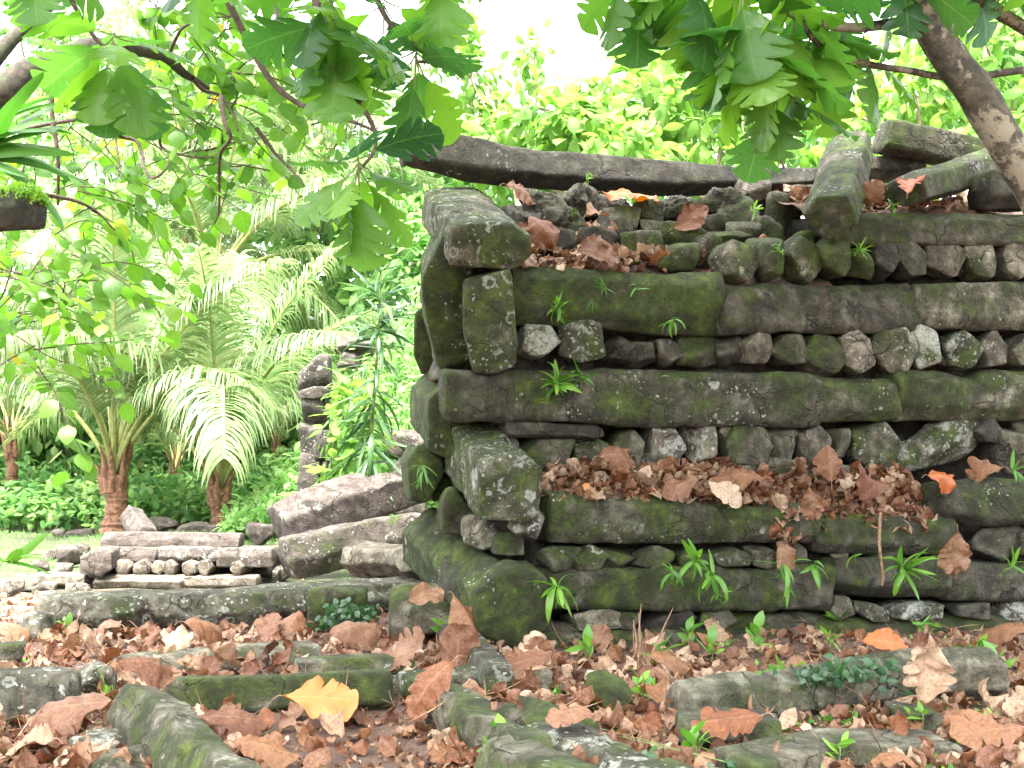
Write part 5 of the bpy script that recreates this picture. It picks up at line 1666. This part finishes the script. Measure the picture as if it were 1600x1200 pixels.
for (x, y, d_, n_, sz) in [(560, 262, 7.0, 11, .40), (650, 88, 7.25, 8, .42), (527, 45, 7.0, 10, .44), (515, -15, 6.9, 7, .42), (178, 66, 7.0, 10, .46), (700, -75, 7.1, 7, .42), (600, 10, 7.4, 5, .38), (320, -75, 7.2, 6, .42), (985, -60, 6.8, 5, .38), (60, -90, 6.6, 6, .42)]:
    wh.append(whorl(P(x, y - 6, d_), np.array([0, 0, -1.0]), n_, sz, r, 1, .36))
crown_from(wh, r, 'crown', HB, hue=(.0, .9))

# bird's nest fern on the mossy limb at the picture edge
r = np.random.default_rng(160)
limb_d = 7.8
b = np.array([-4.6, 7.6, 0])
LT = empty('hibiscus_tree', b, 'twisting small tree with round bright leaves and a thick mossy limb filling the picture edge', 'tree')
V, Q = tube([b - Z * .1, b + [.1, .1, 2.2], P(-70, 190, limb_d), P(0, 148, limb_d), P(60, 106, 8.0), P(122, 80, 8.3), P(185, 72, 8.6), P(245, 86, 8.9), P(300, 122, 9.2), P(325, 135, 9.3)], [.16, .14, .12, .105, .085, .07, .055, .045, .03, .018], 12, .014, 9, sub=7)
obj('trunk', V, Q, MOSSY, LT)
branch([P(-80, 190, 8.3), P(0, 82, 8.4), P(38, 42, 8.6), P(80, 5, 8.8), P(130, -60, 9.0)], [.07, .055, .05, .045, .04], LT, MOSSY)
branch([P(96, 22, 9.0), P(84, 50, 9.0), P(82, 110, 9.0), P(82, 180, 9.0), P(90, 250, 9.0), P(90, 320, 9.1)], [.03, .028, .022, .018, .014, .01], LT, TWIG)
curls = [[(300, 122), (318, 140), (345, 150), (362, 176), (372, 205)], [(262, 90), (275, 60), (290, 40), (330, 20)], [(200, 140), (203, 165), (225, 172), (250, 185), (253, 230), (300, 245), (335, 246)], [(166, 185), (180, 205), (190, 214), (212, 220), (222, 240), (225, 262), (240, 278), (258, 265), (265, 250)], [(130, 130), (122, 135), (122, 145), (116, 158)], [(345, 150), (350, 190), (360, 215), (345, 240), (343, 280), (342, 330), (335, 350)], [(60, 302), (110, 312), (150, 330), (180, 360)], [(40, 200), (100, 190), (160, 185), (180, 215), (185, 275)], [(430, 0), (435, 30), (455, 55), (475, 62)], [(410, 60), (440, 85), (478, 100)], [(400, 200), (430, 240), (450, 260), (475, 290)]]
for i, c_ in enumerate(curls):
    branch([P(x, y, 9.0 + .3 * math.sin(i * 2 + j * .7)) for j, (x, y) in enumerate(c_)], np.linspace(.018, .007, len(c_)), LT, TWIG)
# leafy twigs
def twigs(blobs, n, r, seglen=.11, steps=9, leaf=.17, per=1):
    st_, cc = blob_points(blobs, n, r)
    tubes, pos, dr = [], [], []
    for p0 in st_:
        d = nrm(r.normal(size=3) * [1, .8, .5] + [.3, -.1, .1])
        pts = [p0]
        for j in range(steps):
            d = nrm(d + r.normal(size=3) * .22 + np.array([0, 0, -.09]))
            pts.append(pts[-1] + d * seglen)
            side = nrm(np.cross(d, Z)) * (1 if j % 2 else -1)
            for _ in range(per):
                pos.append(pts[-1] + side * .01)
                dr.append(side * .8 + d * .6 + r.normal(size=3) * .35 + np.array([0, 0, -.12]))
        tubes.append(tube(pts[::2], [.006, .003], 4, sub=2) if False else tube(pts[::3], np.linspace(.007, .003, len(pts[::3])), 4, sub=3))
    pos, dr = np.array(pos), np.array(dr)
    S = scatter(T_ROUND, pos, dr, np.tile([0, -.35, 1.0], (len(pos), 1)) + r.normal(size=(len(pos), 3)) * .35, leaf * r.uniform(.6, 1.25, len(pos)), r, np.clip(r.uniform(0, 1, len(pos)), 0, 1) ** 1.1)
    return merge(tubes), S

def PB(x, y, d, rx, ry, rd):
    s = d / F
    return (P(x, y, d), (rx * s, rd, ry * s))

blobs = [PB(60, 400, 9.5, 90, 150, .9), PB(30, 560, 9.0, 80, 70, .7), PB(110, 290, 9.8, 115, 105, .9), PB(80, 180, 9.6, 100, 80, .8), PB(300, 190, 9.6, 130, 90, .9), PB(250, 30, 9.6, 190, 60, .9), PB(420, 210, 9.8, 80, 90, .7), PB(430, 60, 9.8, 70, 70, .7), PB(60, 480, 9.6, 60, 80, .7), PB(370, 20, 9.8, 100, 50, .7)]
tw, S = twigs(blobs, 125, r)
obj('twig', tw[0], tw[1], TWIG, LT)
obj('crown', S[0], S[1], ROUND, LT, st=S[2])

c = P(-60, 250, 7.0)
n = 13
d = nrm(np.stack([r.uniform(.5, 1.2, n), r.uniform(-.6, .3, n), r.uniform(-.05, 1.0, n)], 1))
Tn = [ovleaf(i, 18, .075, .45, .35 + .3 * i, .25, 2, .02) for i in range(4)]
S = scatter(Tn, np.tile(c, (n, 1)) + r.normal(size=(n, 3)) * .03, d, np.tile([-.3, -.5, 1.0], (n, 1)), r.uniform(.55, .85, n), r, r.uniform(.0, .35, n))
o = obj('fern', S[0], S[1], FERN, st=S[2])
tag(o, "bird's nest fern with long wavy strap leaves reaching in at the picture edge", 'fern')

# ------------------------------------------------------------------ shrubby trees behind the wall
r = np.random.default_rng(170)
GT = 'pale branched trees behind the wall'
def bt(label, base, fork, blobs, n, seed, leaf=.28, m_=BUSH, per=8, hue=(.2, .9), bark=PALE, r0=.07, group=GT, T_=T_BUSH, cat='tree', name='shrubby_tree', **kw):
    return tree(name, label, cat, base, fork, blobs, n, per, leaf, m_, T_, bark, r0, seed, group, hue=hue, **kw)

bt('pale branched bright leafed tree behind the middle of the wall', (2.0, 17, 0), P(1065, 300, 17), [PB(1050, 190, 17, 110, 70, 1.0), PB(1130, 130, 17, 80, 80, 1.0), PB(1000, 130, 17.5, 60, 60, .8), PB(1110, 60, 17.5, 80, 60, .8), PB(1180, 220, 16.5, 90, 60, .8)], 110, 171)
bt('thin pale tree with open sprays behind the capping log', (.9, 16, 0), P(960, 300, 16), [PB(900, 210, 16, 80, 40, .8), PB(850, 170, 16, 50, 36, .6), PB(930, 160, 16.5, 50, 40, .6), PB(780, 220, 16.5, 70, 40, .7), PB(960, 240, 15.5, 90, 30, .6)], 120, 172)
bt('bright leafed tree behind the trunk of the leaning breadfruit', (6.4, 17, 0), P(1500, 300, 17), [PB(1430, 140, 17, 80, 70, 1), PB(1540, 70, 17, 90, 70, 1), PB(1580, 200, 17, 80, 60, 1), PB(1440, 240, 16.5, 80, 40, .8), PB(1480, 40, 18, 90, 60, 1), PB(1340, 180, 17.5, 60, 60, .8)], 125, 173)
bt('slender sparse tree standing against the white sky', (.6, 24, 0), P(800, 240, 24), [PB(735, 120, 24, 45, 60, .8), PB(760, 190, 24, 60, 40, .8), PB(700, 60, 24, 50, 50, .8), PB(835, 95, 24, 26, 40, .5), PB(900, 200, 24, 50, 30, .8)], 90, 174, leaf=.26, hue=(.3, 1))

# ------------------------------------------------------------------ the forest behind
GF = 'trees of the forest behind the lawn'
ft = [('spreading light green tree far behind the first young palm', -15, 40, [(100, 330, 180, 130), (60, 480, 160, 120), (160, 180, 130, 90)]),
      ('dense light green tree far behind the second young palm', -9, 43, [(330, 400, 170, 150), (420, 520, 140, 120), (260, 540, 120, 110)]),
      ('tall pale green tree between palms and wall corner', -4.5, 38, [(560, 330, 130, 150), (600, 500, 120, 140), (480, 440, 110, 120)]),
      ('pale green tree just behind the wall corner', -1.5, 33, [(640, 420, 100, 130), (680, 560, 90, 120), (560, 620, 100, 90)]),
      ('pale tree crown above the capping log', 2.5, 42, [(760, 260, 130, 70), (900, 270, 140, 60), (680, 240, 90, 80)]),
      ('light tree far behind the middle of the wall', 8, 40, [(1050, 240, 150, 80), (1180, 150, 140, 100), (1120, 60, 100, 70)]),
      ('light tree far behind the top blocks of the wall', 14, 40, [(1350, 230, 140, 90), (1480, 120, 150, 110), (1600, 230, 120, 120)]),
      ('tall light tree in the top corner behind the twisting limb', -18, 46, [(40, 100, 140, 110), (200, 90, 130, 90), (-60, 260, 140, 150)]),
      ('tall tree with hazy crown above the palms', -8, 48, [(350, 130, 140, 80), (480, 170, 120, 100), (420, 280, 150, 100)]),
      ('bushy tree low behind the lawn at the picture edge', -13, 33, [(40, 640, 150, 80), (-60, 560, 120, 100)]),
      ('bushy tree low behind the palms', -8, 35, [(250, 650, 130, 70), (400, 640, 110, 80)]),
      ('tree peeping over the far end of the wall', 18, 36, [(1560, 60, 120, 90), (1660, 200, 100, 120)])]
for i, (lb, x, d, bl) in enumerate(ft):
    blobs = [PB(px, py, d + (j - 1) * 1.2, rx, ry, 2.0) for j, (px, py, rx, ry) in enumerate(bl)]
    fk = blobs[0][0] * .5 + np.array([x, d, 0]) * .5
    fk[2] = max(1.5, min(bb[0][2] for bb in blobs) - 1.5)
    bt(lb, (x, d, 0), fk, blobs, 330, 180 + i, leaf=.42, m_=FOREST, per=9, hue=(.15, 1.0), bark=PALE if i % 2 else TWIG, r0=.16, group=GF, T_=T_FOR, name='forest_tree')
